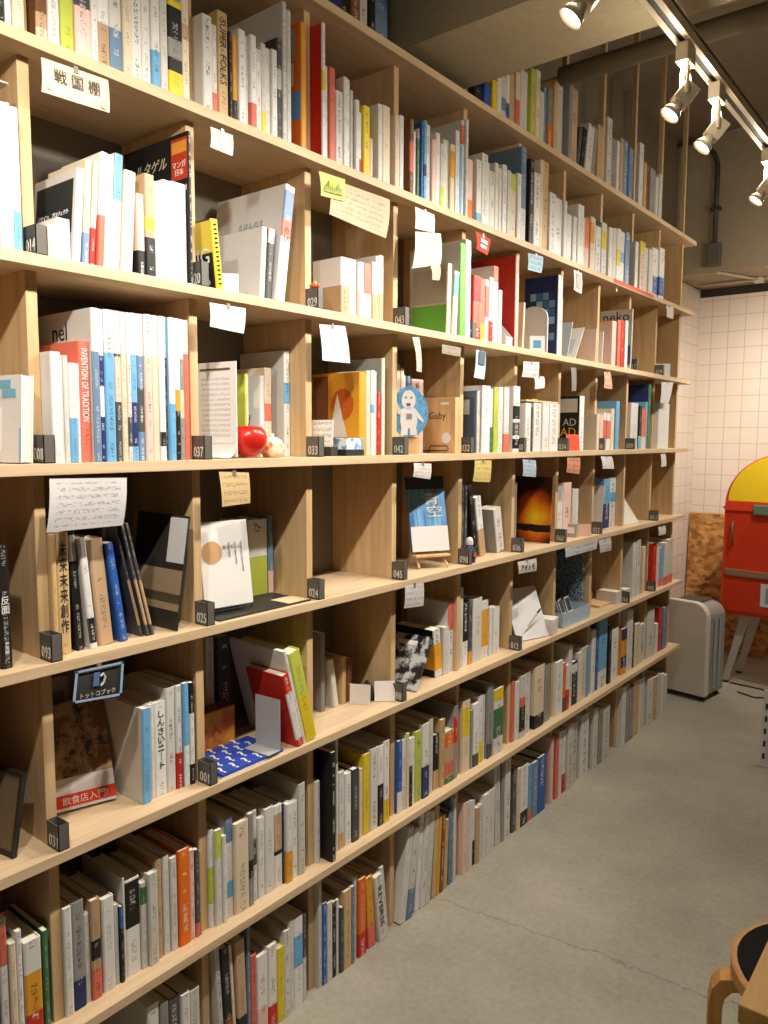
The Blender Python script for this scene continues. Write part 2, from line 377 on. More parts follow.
M_DARKM = plain((40,38,36), .5)
for i, yy in enumerate((.4, 1.9, 3.4)):  # added lamps, unseen; their floor bounce brightens the beam underside
    r = empty('added_downlight', 'added unseen downlight over the right side of the room, %s from the near end' % ['first','second','third'][i], 'downlight', (2.9, yy, 2.5), group='added fill downlights out of view')
    b = MB(); b.lathe([(.05, .10), (.06, .10), (.075, 0), (.07, 0), (.05, .09)], 20); b.build('shade', M_LAMPW, r, smooth=True)
    b = MB(); b.tube([(0,0,.095), (0,0,CEIL-2.5)], .004, 6); b.build('cord', M_DARKM, r)
    b = MB(); b.lathe([(.0004,.05),(.045,.05),(.045,.06),(.0004,.06)], 16); b.build('bulb', M_GLOW, r)
    spot_light((2.9, yy, 2.5), (2.9, yy, 0), DOWN_W, 110)
BOOKS = [  # shelf, bay, y, thickness, height, x of spine, lean, depth, look, far
(0,0,0.8668,0.0279,0.273,-0.021,0,0.195,'I',0),
(0,0,0.8971,0.0215,0.260,-0.020,0,0.182,'G',0),
(0,0,0.9210,0.0269,0.255,-0.023,0,0.173,'D',0),
(0,0,0.9504,0.0226,0.249,-0.018,0,0.166,'W',0),
(0,0,0.9755,0.0266,0.241,-0.023,0,0.169,'I',0),
(0,1,1.0632,0.0136,0.302,-0.026,-3,0.194,'I',0),
(0,1,1.0784,0.0228,0.291,-0.022,-3,0.198,'K M0-.4',0),
(0,1,1.1028,0.0116,0.285,-0.028,-3,0.195,'C',0),
(0,1,1.1160,0.0278,0.285,-0.024,-2,0.196,'V *K0-.32',0),
(0,1,1.1454,0.0105,0.298,-0.028,0,0.192,'U',0),
(0,1,1.1565,0.0181,0.221,-0.028,0,0.147,'r',0),
(0,1,1.1752,0.0341,0.209,-0.026,0,0.148,'W *P0-.35',0),
(0,1,1.2099,0.0282,0.217,-0.024,0,0.153,'W *R0-.28',0),
(0,1,1.2387,0.0237,0.197,-0.023,0,0.132,'Y',0),
(0,1,1.2630,0.0190,0.230,-0.023,0,0.156,'I',0),
(0,1,1.2826,0.0168,0.246,-0.026,0,0.172,'I',0),
(0,1,1.3000,0.0314,0.242,-0.026,0,0.174,'W S.45-.8',0),
(0,1,1.3323,0.0132,0.239,-0.027,0,0.170,'D I0-.5',1),
(0,2,1.3930,0.0132,0.298,-0.029,0,0.205,'I',0),
(0,2,1.4068,0.0162,0.230,-0.027,0,0.157,'B',0),
(0,2,1.4236,0.0196,0.224,-0.025,0,0.158,'W',0),
(0,2,1.4438,0.0168,0.215,-0.027,0,0.154,'K',0),
(0,2,1.4612,0.0101,0.214,-0.027,0,0.150,'W',1),
(0,2,1.4719,0.0140,0.189,-0.022,0,0.132,'D',1),
(0,2,1.4865,0.0312,0.226,-0.022,0,0.158,'T',0),
(0,2,1.5185,0.0133,0.226,-0.022,0,0.151,'U',1),
(0,2,1.5338,0.0141,0.244,-0.029,0,0.174,'I',1),
(0,2,1.5506,0.0314,0.230,-0.023,0,0.153,'O *R0-.3',0),
(0,2,1.5987,0.0314,0.216,-0.027,-4,0.153,'A *r0-.3',0),
(0,2,1.6427,0.0329,0.207,-0.021,-7,0.147,'W iREV',0),
(0,2,1.6774,0.0153,0.221,-0.028,-7,0.154,'I',1),
(0,3,1.7387,0.0287,0.288,-0.022,8,0.191,'W',0),
(0,3,1.7693,0.0317,0.274,-0.021,8,0.189,'I *U0-.33',0),
(0,3,1.8174,0.0245,0.307,-0.026,5,0.200,'W',0),
(0,3,1.8436,0.0250,0.301,-0.022,5,0.203,'W',0),
(0,3,1.8703,0.0246,0.295,-0.021,5,0.200,'I',0),
(0,3,1.9069,0.0225,0.300,-0.022,3,0.190,'T',0),
(0,3,1.9310,0.0158,0.260,-0.022,3,0.184,'A',1),
(0,3,1.9484,0.0195,0.257,-0.022,3,0.171,'M',0),
(0,3,1.9736,0.0207,0.232,-0.024,2,0.159,'T',1),
(0,3,2.0040,0.0118,0.251,-0.025,0,0.175,'U',0),
(0,3,2.0164,0.0138,0.293,-0.026,0,0.205,'U',0),
(0,3,2.0308,0.0130,0.287,-0.023,0,0.200,'I',0),
(0,4,2.0843,0.0239,0.248,-0.021,0,0.169,'P',0),
(0,4,2.1088,0.0205,0.246,-0.021,0,0.176,'I',1),
(0,4,2.1300,0.0152,0.240,-0.023,0,0.169,'W',1),
(0,4,2.1457,0.0230,0.232,-0.028,0,0.159,'W *K0-.38',1),
(0,4,2.1694,0.0233,0.199,-0.022,0,0.135,'V',1),
(0,4,2.1933,0.0217,0.200,-0.024,0,0.137,'I',1),
(0,4,2.2156,0.0342,0.227,-0.021,0,0.162,'W',0),
(0,4,2.2519,0.0455,0.227,-0.026,0,0.162,'W',0),
(0,4,2.3101,0.0380,0.303,-0.028,-2.79,0.202,'I',0),
(0,4,2.3497,0.0182,0.309,-0.027,0,0.201,'G',1),
(0,4,2.3686,0.0384,0.303,-0.024,0,0.203,'I',0),
(0,5,2.4300,0.0280,0.248,-0.028,0,0.166,'D',0),
(0,5,2.4586,0.0226,0.240,-0.021,0,0.162,'C',1),
(0,5,2.4818,0.0608,0.235,-0.024,0,0.168,'W *K0-.25',0),
(0,5,2.5432,0.0325,0.222,-0.025,0,0.158,'S *r0-.2',0),
(0,5,2.5763,0.0461,0.219,-0.023,0,0.153,'U',0),
(0,5,2.6230,0.0608,0.225,-0.022,0,0.158,'B',0),
(0,5,2.7298,0.0228,0.268,-0.022,0,0.178,'P',1),
(0,6,2.7756,0.0281,0.258,-0.024,0,0.180,'r',1),
(0,6,2.8089,0.0337,0.270,-0.028,0,0.184,'I',0),
(0,6,2.8477,0.0291,0.266,-0.028,0,0.189,'W *R0-.3',1),
(0,6,2.8837,0.0455,0.277,-0.021,0,0.196,'I',0),
(0,6,2.9345,0.0521,0.268,-0.028,0,0.193,'I',0),
(0,6,3.0215,0.0768,0.276,-0.026,0,0.189,'W',0),
(0,7,3.1491,0.0477,0.272,-0.025,0,0.191,'I',0),
(0,7,3.2048,0.0488,0.256,-0.026,0,0.173,'G',0),
(0,7,3.2598,0.0777,0.245,-0.028,0,0.171,'I',0),
(0,8,3.4670,0.0474,0.289,-0.021,0,0.195,'W',0),
(0,8,3.5150,0.0438,0.293,-0.021,0,0.197,'G',0),
(0,8,3.5594,0.0568,0.259,-0.021,0,0.180,'G',0),
(0,8,3.6168,0.0781,0.277,-0.023,0,0.197,'T',0),
(0,8,3.7020,0.0351,0.269,-0.027,0,0.182,'W',1),
(0,8,3.7447,0.0357,0.268,-0.027,0,0.187,'I',1),
(0,9,3.8126,0.0788,0.240,-0.022,0,0.172,'I',0),
(0,9,3.8920,0.0596,0.230,-0.020,0,0.158,'V',0),
(0,9,3.9534,0.0500,0.233,-0.025,0,0.157,'I',1),
(0,9,4.0146,0.0455,0.219,-0.024,0,0.156,'W',1),
(0,9,4.0688,0.0435,0.200,-0.023,0,0.141,'I',1),
(1,-1,0.5744,0.0046,0.218,-0.037,0,0.146,'B',1),
(1,-1,0.5800,0.0143,0.262,-0.034,0,0.186,'W r.66-.95',0),
(1,-1,0.5958,0.0127,0.209,-0.031,0,0.140,'C',0),
(1,-1,0.6096,0.0097,0.225,-0.032,0,0.154,'W',0),
(1,-1,0.6235,0.0319,0.194,-0.034,0,0.132,'W A.27-.68 R0-.27',0),
(1,-1,0.6598,0.0100,0.198,-0.036,0,0.134,'E',0),
(1,0,0.7017,0.0170,0.219,-0.038,0,0.154,'W',0),
(1,0,0.7193,0.0256,0.220,-0.040,0,0.158,'G *N0-.28',0),
(1,0,0.7455,0.0116,0.183,-0.043,0,0.125,'W',0),
(1,0,0.7577,0.0203,0.207,-0.038,0,0.144,'V K.4-.6 *r0-.3',0),
(1,0,0.7834,0.0259,0.197,-0.040,0,0.135,'W',0),
(1,0,0.8112,0.0090,0.171,-0.043,0,0.115,'I',1),
(1,0,0.8212,0.0081,0.164,-0.039,0,0.110,'K B.72-1',1),
(1,0,0.8312,0.0048,0.219,-0.043,0,0.153,'W',1),
(1,0,0.8380,0.0329,0.208,-0.044,0,0.140,'W K.5-.98',0),
(1,0,0.8719,0.0141,0.189,-0.041,0,0.132,'W E.75-.95',0),
(1,0,0.8875,0.0221,0.203,-0.035,0,0.144,'I',0),
(1,0,0.9111,0.0136,0.222,-0.043,0,0.148,'V',0),
(1,0,0.9279,0.0160,0.221,-0.043,0,0.156,'W',0),
(1,0,0.9455,0.0162,0.211,-0.040,0,0.146,'I',0),
(1,0,0.9645,0.0289,0.219,-0.037,0,0.146,'O',0),
(1,0,0.9940,0.0130,0.208,-0.039,0,0.149,'P',0),
(1,0,1.0076,0.0115,0.204,-0.037,0,0.141,'D *r0-.16',1),
(1,0,1.0197,0.0046,0.197,-0.038,0,0.139,'V',1),
(1,1,1.0473,0.0137,0.233,-0.039,0,0.166,'W *L.25-.62',0),
(1,1,1.0616,0.0177,0.227,-0.033,0,0.157,'I L.7-1',0),
(1,1,1.0799,0.0104,0.208,-0.030,0,0.144,'W',1),
(1,1,1.0909,0.0249,0.242,-0.038,0,0.173,'W U.75-1 *S.2-.36',0),
(1,1,1.1164,0.0415,0.220,-0.031,0,0.152,'C',0),
(1,1,1.1587,0.0152,0.229,-0.031,0,0.157,'G K.3-.5',0),
(1,1,1.1754,0.0144,0.228,-0.038,0,0.155,'W D.4-.7',0),
(1,1,1.1940,0.0199,0.202,-0.038,0,0.145,'W',0),
(1,1,1.2155,0.0299,0.216,-0.037,0,0.146,'W',0),
(1,1,1.2471,0.0257,0.211,-0.038,0,0.151,'W V.45-.9 K.4-.45',0),
(1,1,1.2745,0.0061,0.208,-0.039,0,0.138,'N',1),
(1,1,1.2823,0.0191,0.205,-0.030,0,0.139,'W *A0-.4',0),
(1,1,1.3031,0.0212,0.201,-0.035,0,0.138,'W',0),
(1,1,1.3260,0.0216,0.241,-0.031,0,0.169,'I',0),
(1,2,1.3930,0.0153,0.222,-0.036,0,0.156,'W',0),
(1,2,1.4221,0.0174,0.298,-0.009,0,0.200,'K cK',0),
(1,2,1.4676,0.0097,0.325,-0.035,0,0.199,'W',0),
(1,2,1.4802,0.0227,0.216,-0.036,0,0.144,'W *T0-.2',0),
(1,2,1.5059,0.0239,0.204,-0.034,0,0.137,'W',0),
(1,2,1.5321,0.0283,0.207,-0.031,0,0.147,'D',0),
(1,2,1.5628,0.0144,0.199,-0.033,0,0.136,'C',1),
(1,2,1.5796,0.0277,0.234,-0.032,0,0.163,'Y',0),
(1,2,1.6106,0.0317,0.240,-0.031,0,0.168,'W',0),
(1,2,1.6448,0.0230,0.238,-0.031,0,0.171,'W *K0-.52',0),
(1,2,1.6703,0.0252,0.244,-0.031,0,0.172,'W *Y0-.28',0),
(1,2,1.6972,0.0044,0.238,-0.035,0,0.164,'r',1),
(1,3,1.7387,0.0212,0.222,-0.033,0,0.157,'B W0-.3',0),
(1,3,1.7605,0.0208,0.217,-0.035,0,0.151,'W',0),
(1,3,1.7819,0.0122,0.234,-0.032,0,0.164,'C',1),
(1,3,1.7947,0.0164,0.214,-0.032,0,0.148,'W *K0-.6',1),
(1,3,1.8117,0.0157,0.210,-0.036,0,0.146,'W',1),
(1,3,1.8281,0.0330,0.223,-0.035,0,0.155,'L',0),
(1,3,1.8617,0.0356,0.236,-0.032,0,0.169,'W *N0-.43',0),
(1,3,1.9021,0.0222,0.242,-0.036,0,0.171,'I',0),
(1,3,1.9333,0.0273,0.179,-0.039,0,0.123,'K T0-.35',0),
(1,3,1.9611,0.0250,0.222,-0.033,0,0.152,'T',0),
(1,3,1.9867,0.0525,0.174,-0.033,0,0.118,'V O.7-.95 r.15-.4 E0-.12',0),
(1,3,2.0398,0.0215,0.246,-0.033,0,0.166,'G R.5-.85',0),
(1,4,2.0911,0.0461,0.248,-0.034,0,0.169,'C Y.5-.9',0),
(1,4,2.1404,0.0139,0.203,-0.033,0,0.143,'G',1),
(1,4,2.1576,0.0359,0.219,-0.033,0,0.156,'W D.0-.2',0),
(1,4,2.1968,0.0278,0.236,-0.037,0,0.162,'W *Y0-.32',0),
(1,4,2.2268,0.0135,0.233,-0.038,0,0.157,'I',1),
(1,4,2.2460,0.0309,0.268,-0.031,0,0.193,'G D0-.2',0),
(1,4,2.2885,0.0639,0.235,-0.030,0,0.156,'W Y.82-1 E.25-.7',0),
(1,5,2.4300,0.0197,0.229,-0.038,0,0.152,'r',1),
(1,5,2.4503,0.0301,0.222,-0.036,0,0.154,'W',0),
(1,5,2.4810,0.0409,0.237,-0.032,0,0.161,'I K.1-.5 r.5-.65',0),
(1,5,2.5242,0.0474,0.237,-0.039,0,0.163,'W',0),
(1,5,2.5944,0.0785,0.243,-0.032,0,0.168,'C *K0-.22',0),
(1,5,2.6871,0.0473,0.228,-0.037,0,0.155,'G',0),
(1,6,2.7756,0.0613,0.221,-0.031,0,0.157,'W',0),
(1,6,2.8375,0.0280,0.205,-0.031,0,0.137,'O D0-.3',1),
(1,6,2.8661,0.0313,0.189,-0.030,0,0.136,'W *R0-.45',1),
(1,6,2.8981,0.0305,0.264,-0.034,0,0.186,'W',0),
(1,6,2.9292,0.0537,0.185,-0.035,0,0.133,'K W.75-.95',0),
(1,6,2.9890,0.0337,0.212,-0.033,0,0.145,'W',1),
(1,6,3.0233,0.0487,0.223,-0.036,0,0.148,'C',0),
(1,6,3.0726,0.0257,0.224,-0.033,0,0.159,'S',1),
(1,7,3.1275,0.0398,0.282,-0.035,0,0.195,'W',0),
(1,7,3.1728,0.0295,0.320,-0.038,0,0.197,'B',1),
(1,7,3.2079,0.0911,0.316,-0.037,0,0.196,'S W0-.25',0),
(1,7,3.3049,0.0313,0.272,-0.031,0,0.187,'K',1),
(1,7,3.3421,0.0744,0.244,-0.032,0,0.163,'W',0),
(1,8,3.4670,0.0639,0.221,-0.033,0,0.148,'A N.75-1 N.15-.4',0),
(1,8,3.5315,0.0743,0.297,-0.034,0,0.202,'W',0),
(1,8,3.6064,0.0276,0.224,-0.037,0,0.160,'K',1),
(1,8,3.6346,0.0654,0.213,-0.033,0,0.150,'C',0),
(1,8,3.7097,0.0767,0.193,-0.038,0,0.133,'I',0),
(1,9,3.8126,0.1027,0.249,-0.038,0,0.167,'I',0),
(1,9,3.9396,0.0383,0.157,-0.038,0,0.112,'W',1),
(1,9,3.9882,0.0469,0.230,-0.039,0,0.164,'R',1),
(1,9,4.0430,0.0560,0.224,-0.036,0,0.155,'U',1),
(2,0,0.8841,0.0207,0.202,-0.042,1,0.145,'S cI',0),
(2,0,0.9100,0.0098,0.203,-0.049,0,0.143,'W',1),
(2,0,0.9204,0.0277,0.204,-0.049,0,0.137,'W iSHI',0),
(2,0,0.9488,0.0221,0.228,-0.048,0,0.161,'W',0),
(2,0,0.9726,0.0156,0.228,-0.046,0,0.163,'W *R0-.35',0),
(2,0,0.9895,0.0131,0.230,-0.041,0,0.155,'S W0-.4',0),
(2,0,1.0040,0.0129,0.228,-0.041,0,0.158,'K W.2-.7',0),
(2,1,1.1790,0.0256,0.263,-0.205,0,0.057,'I',0),
(2,1,1.2185,0.0391,0.257,-0.205,0,0.057,'D',0),
(2,1,1.2963,0.0216,0.197,-0.005,-15,0.130,'R W.1-.75',0),
(2,1,1.3203,0.0100,0.256,-0.009,-15,0.200,'W',0),
(2,1,1.3323,0.0366,0.244,-0.010,-14,0.200,'L *Y0-.52',0),
(2,2,1.5102,0.0166,0.222,-0.127,0,0.135,'G',0),
(2,2,1.5601,0.0169,0.143,-0.121,-9,0.120,'W',1),
(2,2,1.5929,0.0164,0.138,-0.122,0,0.097,'T',1),
(2,2,1.6128,0.0239,0.129,-0.125,0,0.097,'M',1),
(2,3,1.9619,0.0386,0.156,-0.056,-6,0.150,'W *A.15-.7 cK',0),
(2,3,2.0023,0.0289,0.155,-0.053,0,0.106,'I',1),
(2,3,2.0318,0.0295,0.231,-0.056,0,0.166,'r W0-.6 cW',0),
(2,4,2.0843,0.0289,0.271,-0.052,0,0.200,'I',0),
(2,4,2.1140,0.0307,0.213,-0.053,0,0.153,'K W0-.4',0),
(2,4,2.1473,0.0222,0.222,-0.052,0,0.148,'D *A0-.2',1),
(2,4,2.1735,0.0589,0.219,-0.052,0,0.156,'I',0),
(2,4,2.2365,0.0457,0.199,-0.057,0,0.143,'W A.2-.85',0),
(2,4,2.2878,0.0184,0.170,-0.054,0,0.114,'W',1),
(2,4,2.3105,0.0434,0.164,-0.053,0,0.116,'W',0),
(2,7,3.3806,0.0633,0.057,-0.034,0,0.096,'I',1),
(2,8,3.4843,0.0720,0.052,-0.033,0,0.099,'I',1),
(2,8,3.5690,0.0438,0.266,-0.033,0,0.183,'I',0),
(2,8,3.6179,0.0448,0.273,-0.031,0,0.182,'I',0),
(2,8,3.6714,0.0316,0.230,-0.037,0,0.162,'V',1),
(2,8,3.7066,0.0320,0.232,-0.034,0,0.156,'C',1),
(2,9,3.8126,0.0520,0.237,-0.023,0,0.165,'R',1),
(2,9,3.8652,0.0570,0.217,-0.028,0,0.150,'P',1),
(2,9,3.9228,0.0549,0.202,-0.029,0,0.140,'S *r0-.2',1),
(2,9,3.9817,0.0603,0.222,-0.022,0,0.156,'I *r0-.2',1),
(2,9,4.0460,0.0786,0.232,-0.025,0,0.162,'I *r0-.2',0),
(3,-1,0.6050,0.0196,0.215,-0.030,0,0.140,'K iHAN',0),
(3,0,0.7017,0.0098,0.225,-0.032,0,0.140,'T',0),
(3,0,0.7121,0.0235,0.228,-0.033,0,0.140,'T iMIR',0),
(3,0,0.7491,0.0145,0.245,-0.038,-3,0.140,'K W.7-.9',0),
(3,0,0.7728,0.0147,0.214,-0.031,-5,0.130,'W K.05-.28',0),
(3,0,0.7955,0.0296,0.208,-0.037,-5,0.140,'V',0),
(3,0,0.8374,0.0156,0.200,-0.031,-8,0.140,'B',0),
(3,0,0.8869,0.0063,0.243,-0.039,-13,0.200,'D V.1-.5',1),
(3,0,0.8969,0.0064,0.245,-0.031,-13,0.200,'D V.1-.5',1),
(3,0,0.9071,0.0064,0.239,-0.031,-13,0.200,'D V.1-.5',1),
(3,1,1.2457,0.0218,0.158,-0.152,0,0.110,'S Y.3-.6',0),
(3,1,1.2761,0.0658,0.196,-0.156,0,0.106,'W *L0-.52',0),
(3,1,1.3446,0.0173,0.202,-0.154,0,0.108,'U P0-.3',0),
(3,2,1.3930,0.0316,0.127,-0.153,0,0.099,'W *V0-.75',0),
(3,2,1.4252,0.0257,0.201,-0.159,0,0.103,'S *V0-.5',0),
(3,4,2.1088,0.0151,0.256,-0.062,0,0.183,'D',1),
(3,4,2.1264,0.0165,0.249,-0.061,0,0.179,'D',1),
(3,4,2.1974,0.0257,0.255,-0.063,-12,0.178,'K',0),
(3,4,2.2361,0.0371,0.206,-0.066,-11,0.147,'W *V0-.45',0),
(3,4,2.3439,0.0494,0.158,-0.061,-12,0.113,'I cG',0),
(3,5,2.4696,0.0272,0.243,-0.072,0,0.171,'G',0),
(3,6,2.8157,0.0564,0.212,-0.070,0,0.150,'W',0),
(3,6,2.8792,0.0755,0.224,-0.072,0,0.152,'P',0),
(3,6,2.9646,0.0352,0.195,-0.070,0,0.133,'I',1),
(3,6,3.0049,0.0230,0.193,-0.073,0,0.139,'W',1),
(3,7,3.2994,0.0691,0.223,-0.075,0,0.153,'S N.0-.5',0),
(3,7,3.3691,0.0748,0.226,-0.079,0,0.152,'W S.5-.7',0),
(4,0,0.7017,0.0192,0.195,-0.010,0,0.134,'W',0),
(4,0,0.7215,0.0036,0.190,-0.014,0,0.135,'W',1),
(4,0,0.7257,0.0086,0.190,-0.011,0,0.131,'I',0),
(4,0,0.7349,0.0157,0.178,-0.012,0,0.118,'W *S0-.45',0),
(4,0,0.7512,0.0070,0.178,-0.016,0,0.119,'W',1),
(4,0,0.7588,0.0214,0.219,-0.017,0,0.148,'r iTRA',0),
(4,0,0.7808,0.0151,0.280,-0.009,0,0.199,'U W.72-1 cI iNEL',0),
(4,0,0.7965,0.0116,0.280,-0.015,0,0.190,'N W.3-.5 W.7-1',0),
(4,0,0.8087,0.0202,0.281,-0.013,0,0.194,'S W.72-1',0),
(4,0,0.8295,0.0135,0.281,-0.014,0,0.190,'D P.4-.7 W.72-1',0),
(4,0,0.8436,0.0119,0.281,-0.015,0,0.203,'C W.72-1',0),
(4,0,0.8561,0.0084,0.281,-0.014,0,0.202,'I D.1-.3 W.72-1',0),
(4,0,0.8651,0.0140,0.282,-0.016,0,0.193,'S N.1-.4 W.72-1',0),
(4,0,0.8797,0.0142,0.282,-0.016,0,0.201,'U D.2-.5 W.72-1',0),
(4,0,0.8945,0.0164,0.283,-0.013,0,0.190,'P W.72-1',0),
(4,0,0.9115,0.0147,0.283,-0.014,0,0.203,'C W.72-1',0),
(4,0,0.9268,0.0129,0.283,-0.011,0,0.199,'W K.1-.2 W.72-1',0),
(4,0,0.9403,0.0068,0.283,-0.016,0,0.198,'D W.72-1',0),
(4,0,0.9477,0.0136,0.283,-0.008,0,0.198,'S W.4-1',0),
(4,0,0.9619,0.0130,0.283,-0.010,0,0.202,'W K0-.35 A.35-.5 W.72-1',0),
(4,0,0.9755,0.0116,0.283,-0.014,0,0.193,'G C.3-.5 W.72-1',0),
(4,0,0.9877,0.0126,0.283,-0.016,0,0.198,'r W.76-1',0),
(4,1,1.2200,0.0073,0.195,-0.095,0,0.110,'L cL',1),
(4,1,1.2284,0.0068,0.193,-0.100,0,0.138,'W',1),
(4,1,1.2733,0.0126,0.194,-0.100,0,0.130,'W cW',1),
(4,1,1.2875,0.0223,0.214,-0.100,0,0.150,'C r.4-.6',0),
(4,1,1.3511,0.0189,0.260,-0.098,0,0.164,'W S.5-.7 cI',0),
(4,2,1.5627,0.0266,0.219,-0.035,0,0.170,'A cA n iPYR',0),
(4,2,1.5911,0.0162,0.225,-0.035,0,0.162,'C',1),
(4,2,1.6092,0.0158,0.227,-0.033,0,0.152,'W S.5-.6',1),
(4,2,1.6269,0.0098,0.225,-0.036,0,0.156,'I',1),
(4,2,1.6380,0.0156,0.168,-0.035,0,0.118,'R cM',1),
(4,2,1.6548,0.0133,0.263,-0.032,0,0.200,'C cG',0),
(4,3,1.8215,0.0191,0.264,-0.112,0,0.130,'C',0),
(4,3,1.8419,0.0181,0.254,-0.111,0,0.130,'C',0),
(4,3,1.8626,0.0124,0.234,-0.117,0,0.130,'W',1),
(4,3,1.8849,0.0160,0.233,-0.118,0,0.130,'U',1),
(4,3,1.9049,0.0615,0.226,-0.116,0,0.130,'P',0),
(4,4,2.1230,0.0139,0.198,-0.017,0,0.150,'I cU iDRK',0),
(4,4,2.1386,0.0176,0.194,-0.025,0,0.138,'G V.2-.6',1),
(4,4,2.1598,0.0505,0.217,-0.021,0,0.144,'W',0),
(4,4,2.2139,0.0185,0.209,-0.024,0,0.147,'E W.4-1',1),
(4,4,2.2361,0.0272,0.215,-0.022,0,0.143,'L',0),
(4,4,2.2662,0.0305,0.217,-0.023,0,0.145,'I',0),
(4,4,2.2996,0.0342,0.219,-0.020,0,0.147,'W *r0-.28',0),
(4,4,2.3619,0.0451,0.226,-0.019,0,0.200,'W K.05-.2 K.5-.7 D.25-.45',0),
(4,5,2.4565,0.0429,0.172,-0.024,0,0.190,'W',0),
(4,5,2.5027,0.0109,0.158,-0.023,0,0.190,'D',1),
(4,5,2.5169,0.0591,0.175,-0.023,0,0.190,'W',0),
(4,5,2.5794,0.0518,0.177,-0.019,0,0.190,'W',0),
(4,5,2.6347,0.0741,0.177,-0.019,0,0.190,'W',0),
(4,6,2.9115,0.0409,0.217,-0.025,0,0.160,'W cK iADD',0),
(4,6,3.0700,0.0283,0.148,-0.020,0,0.102,'C',1),
(4,7,3.1213,0.0370,0.149,-0.029,0,0.105,'P',1),
(4,7,3.1589,0.0272,0.158,-0.028,0,0.108,'W r.3-.8',1),
(4,7,3.1875,0.0405,0.155,-0.026,0,0.110,'W r.3-.8',1),
(4,7,3.2344,0.0348,0.177,-0.026,0,0.122,'C',1),
(4,7,3.2758,0.0400,0.211,-0.022,0,0.140,'S',1),
(4,8,3.4670,0.0870,0.211,-0.028,0,0.151,'W',0),
(4,8,3.5546,0.0348,0.200,-0.022,0,0.141,'K S0-.3',1),
(4,8,3.5900,0.0585,0.188,-0.024,0,0.132,'r C0-.3',1),
(4,8,3.6491,0.0285,0.222,-0.028,0,0.151,'S',1),
(4,8,3.6782,0.0317,0.305,-0.026,0,0.200,'E cN',1),
(4,9,3.8126,0.1552,0.223,-0.022,0,0.155,'W',0),
(5,-1,0.6243,0.0156,0.232,-0.007,0,0.163,'W',0),
(5,-1,0.6405,0.0080,0.235,-0.012,0,0.166,'W',0),
(5,-1,0.6491,0.0133,0.232,-0.012,0,0.165,'W *S0-.28',0),
(5,0,0.7017,0.0229,0.056,-0.009,0,0.100,'P',1),
(5,0,0.7252,0.0241,0.072,-0.014,0,0.100,'W',0),
(5,0,0.7509,0.0140,0.165,-0.010,5,0.150,'W iBLK',0),
(5,0,0.7695,0.0121,0.184,-0.011,4,0.132,'C *U0-.3',0),
(5,0,0.7832,0.0100,0.185,-0.012,5,0.126,'C *R0-.36',0),
(5,0,0.7980,0.0112,0.205,-0.008,4,0.140,'W *r0-.45',0),
(5,0,0.8108,0.0154,0.205,-0.012,4,0.148,'C *W0-.6',0),
(5,0,0.8278,0.0178,0.212,-0.014,4,0.145,'W S.6-1',0),
(5,0,0.8472,0.0237,0.186,-0.010,4,0.132,'C',0),
(5,0,0.8831,0.0159,0.150,-0.009,0,0.103,'P *K0-.3',0),
(5,0,0.8996,0.0209,0.190,-0.006,0,0.128,'V Y.45-.58 *K0-.38',0),
(5,0,0.9211,0.0219,0.182,-0.011,0,0.128,'W',0),
(5,0,0.9436,0.0217,0.191,-0.012,0,0.131,'W',0),
(5,0,0.9659,0.0358,0.194,-0.015,0,0.136,'W',0),
(5,0,1.0023,0.0073,0.298,-0.007,0,0.220,'K cK iMNG',0),
(5,1,1.0715,0.0186,0.142,-0.009,-6,0.103,'Y cK iSGN',0),
(5,1,1.1981,0.0148,0.158,-0.017,4,0.170,'W',1),
(5,1,1.2145,0.0185,0.158,-0.016,5,0.110,'D I.8-1',0),
(5,1,1.2403,0.0296,0.265,-0.011,8,0.240,'W U.7-.95 r.55-.7 iPIC',0),
(5,2,1.4619,0.0277,0.138,-0.009,0,0.097,'W *V0-.5',0),
(5,2,1.4914,0.0246,0.139,-0.010,0,0.102,'W *C0-.5',0),
(5,2,1.5178,0.0098,0.141,-0.016,0,0.101,'W *P0-.5',1),
(5,2,1.5288,0.0223,0.138,-0.009,0,0.097,'W *P0-.45',1),
(5,2,1.5524,0.0297,0.139,-0.011,0,0.103,'r *P0-.45',0),
(5,2,1.5840,0.0181,0.147,-0.009,0,0.104,'W *V0-.45',1),
(5,2,1.6034,0.0150,0.166,-0.014,0,0.116,'I *V0-.42',1),
(5,2,1.6204,0.0206,0.172,-0.017,0,0.117,'C *V0-.42',1),
(5,3,1.9318,0.0213,0.206,-0.011,2,0.130,'C cI iGRB',0),
(5,3,1.9547,0.0272,0.188,-0.007,4,0.126,'C S.6-.95',0),
(5,3,1.9967,0.0337,0.275,-0.006,0,0.190,'e cI',0),
(5,3,2.0310,0.0303,0.292,-0.009,0,0.200,'W cI iGRM',0),
(5,4,2.0843,0.0446,0.196,-0.013,0,0.131,'R r.2-.6',0),
(5,4,2.1295,0.0364,0.195,-0.021,0,0.133,'r *A0-.3',0),
(5,4,2.1667,0.0218,0.196,-0.020,0,0.138,'W r.4-.9',1),
(5,4,2.1902,0.0246,0.208,-0.019,0,0.146,'W *R0-.33',1),
(5,4,2.2164,0.0310,0.248,-0.021,0,0.177,'W r.8-1',0),
(5,4,2.2491,0.0204,0.176,-0.018,0,0.123,'W',1),
(5,4,2.3583,0.0200,0.305,-0.018,0,0.200,'P cR',0),
(5,5,2.6857,0.0355,0.296,-0.021,0,0.140,'I cN iPHO',0),
(5,7,3.1977,0.0436,0.190,-0.019,0,0.132,'P',1),
(5,7,3.2487,0.0347,0.200,-0.015,0,0.143,'r',1),
(5,7,3.2934,0.0355,0.205,-0.018,0,0.137,'R',1),
(5,7,3.3366,0.0309,0.207,-0.016,0,0.148,'W',1),
(6,-1,0.6344,0.0119,0.210,-0.010,0,0.141,'K U.3-.8',0),
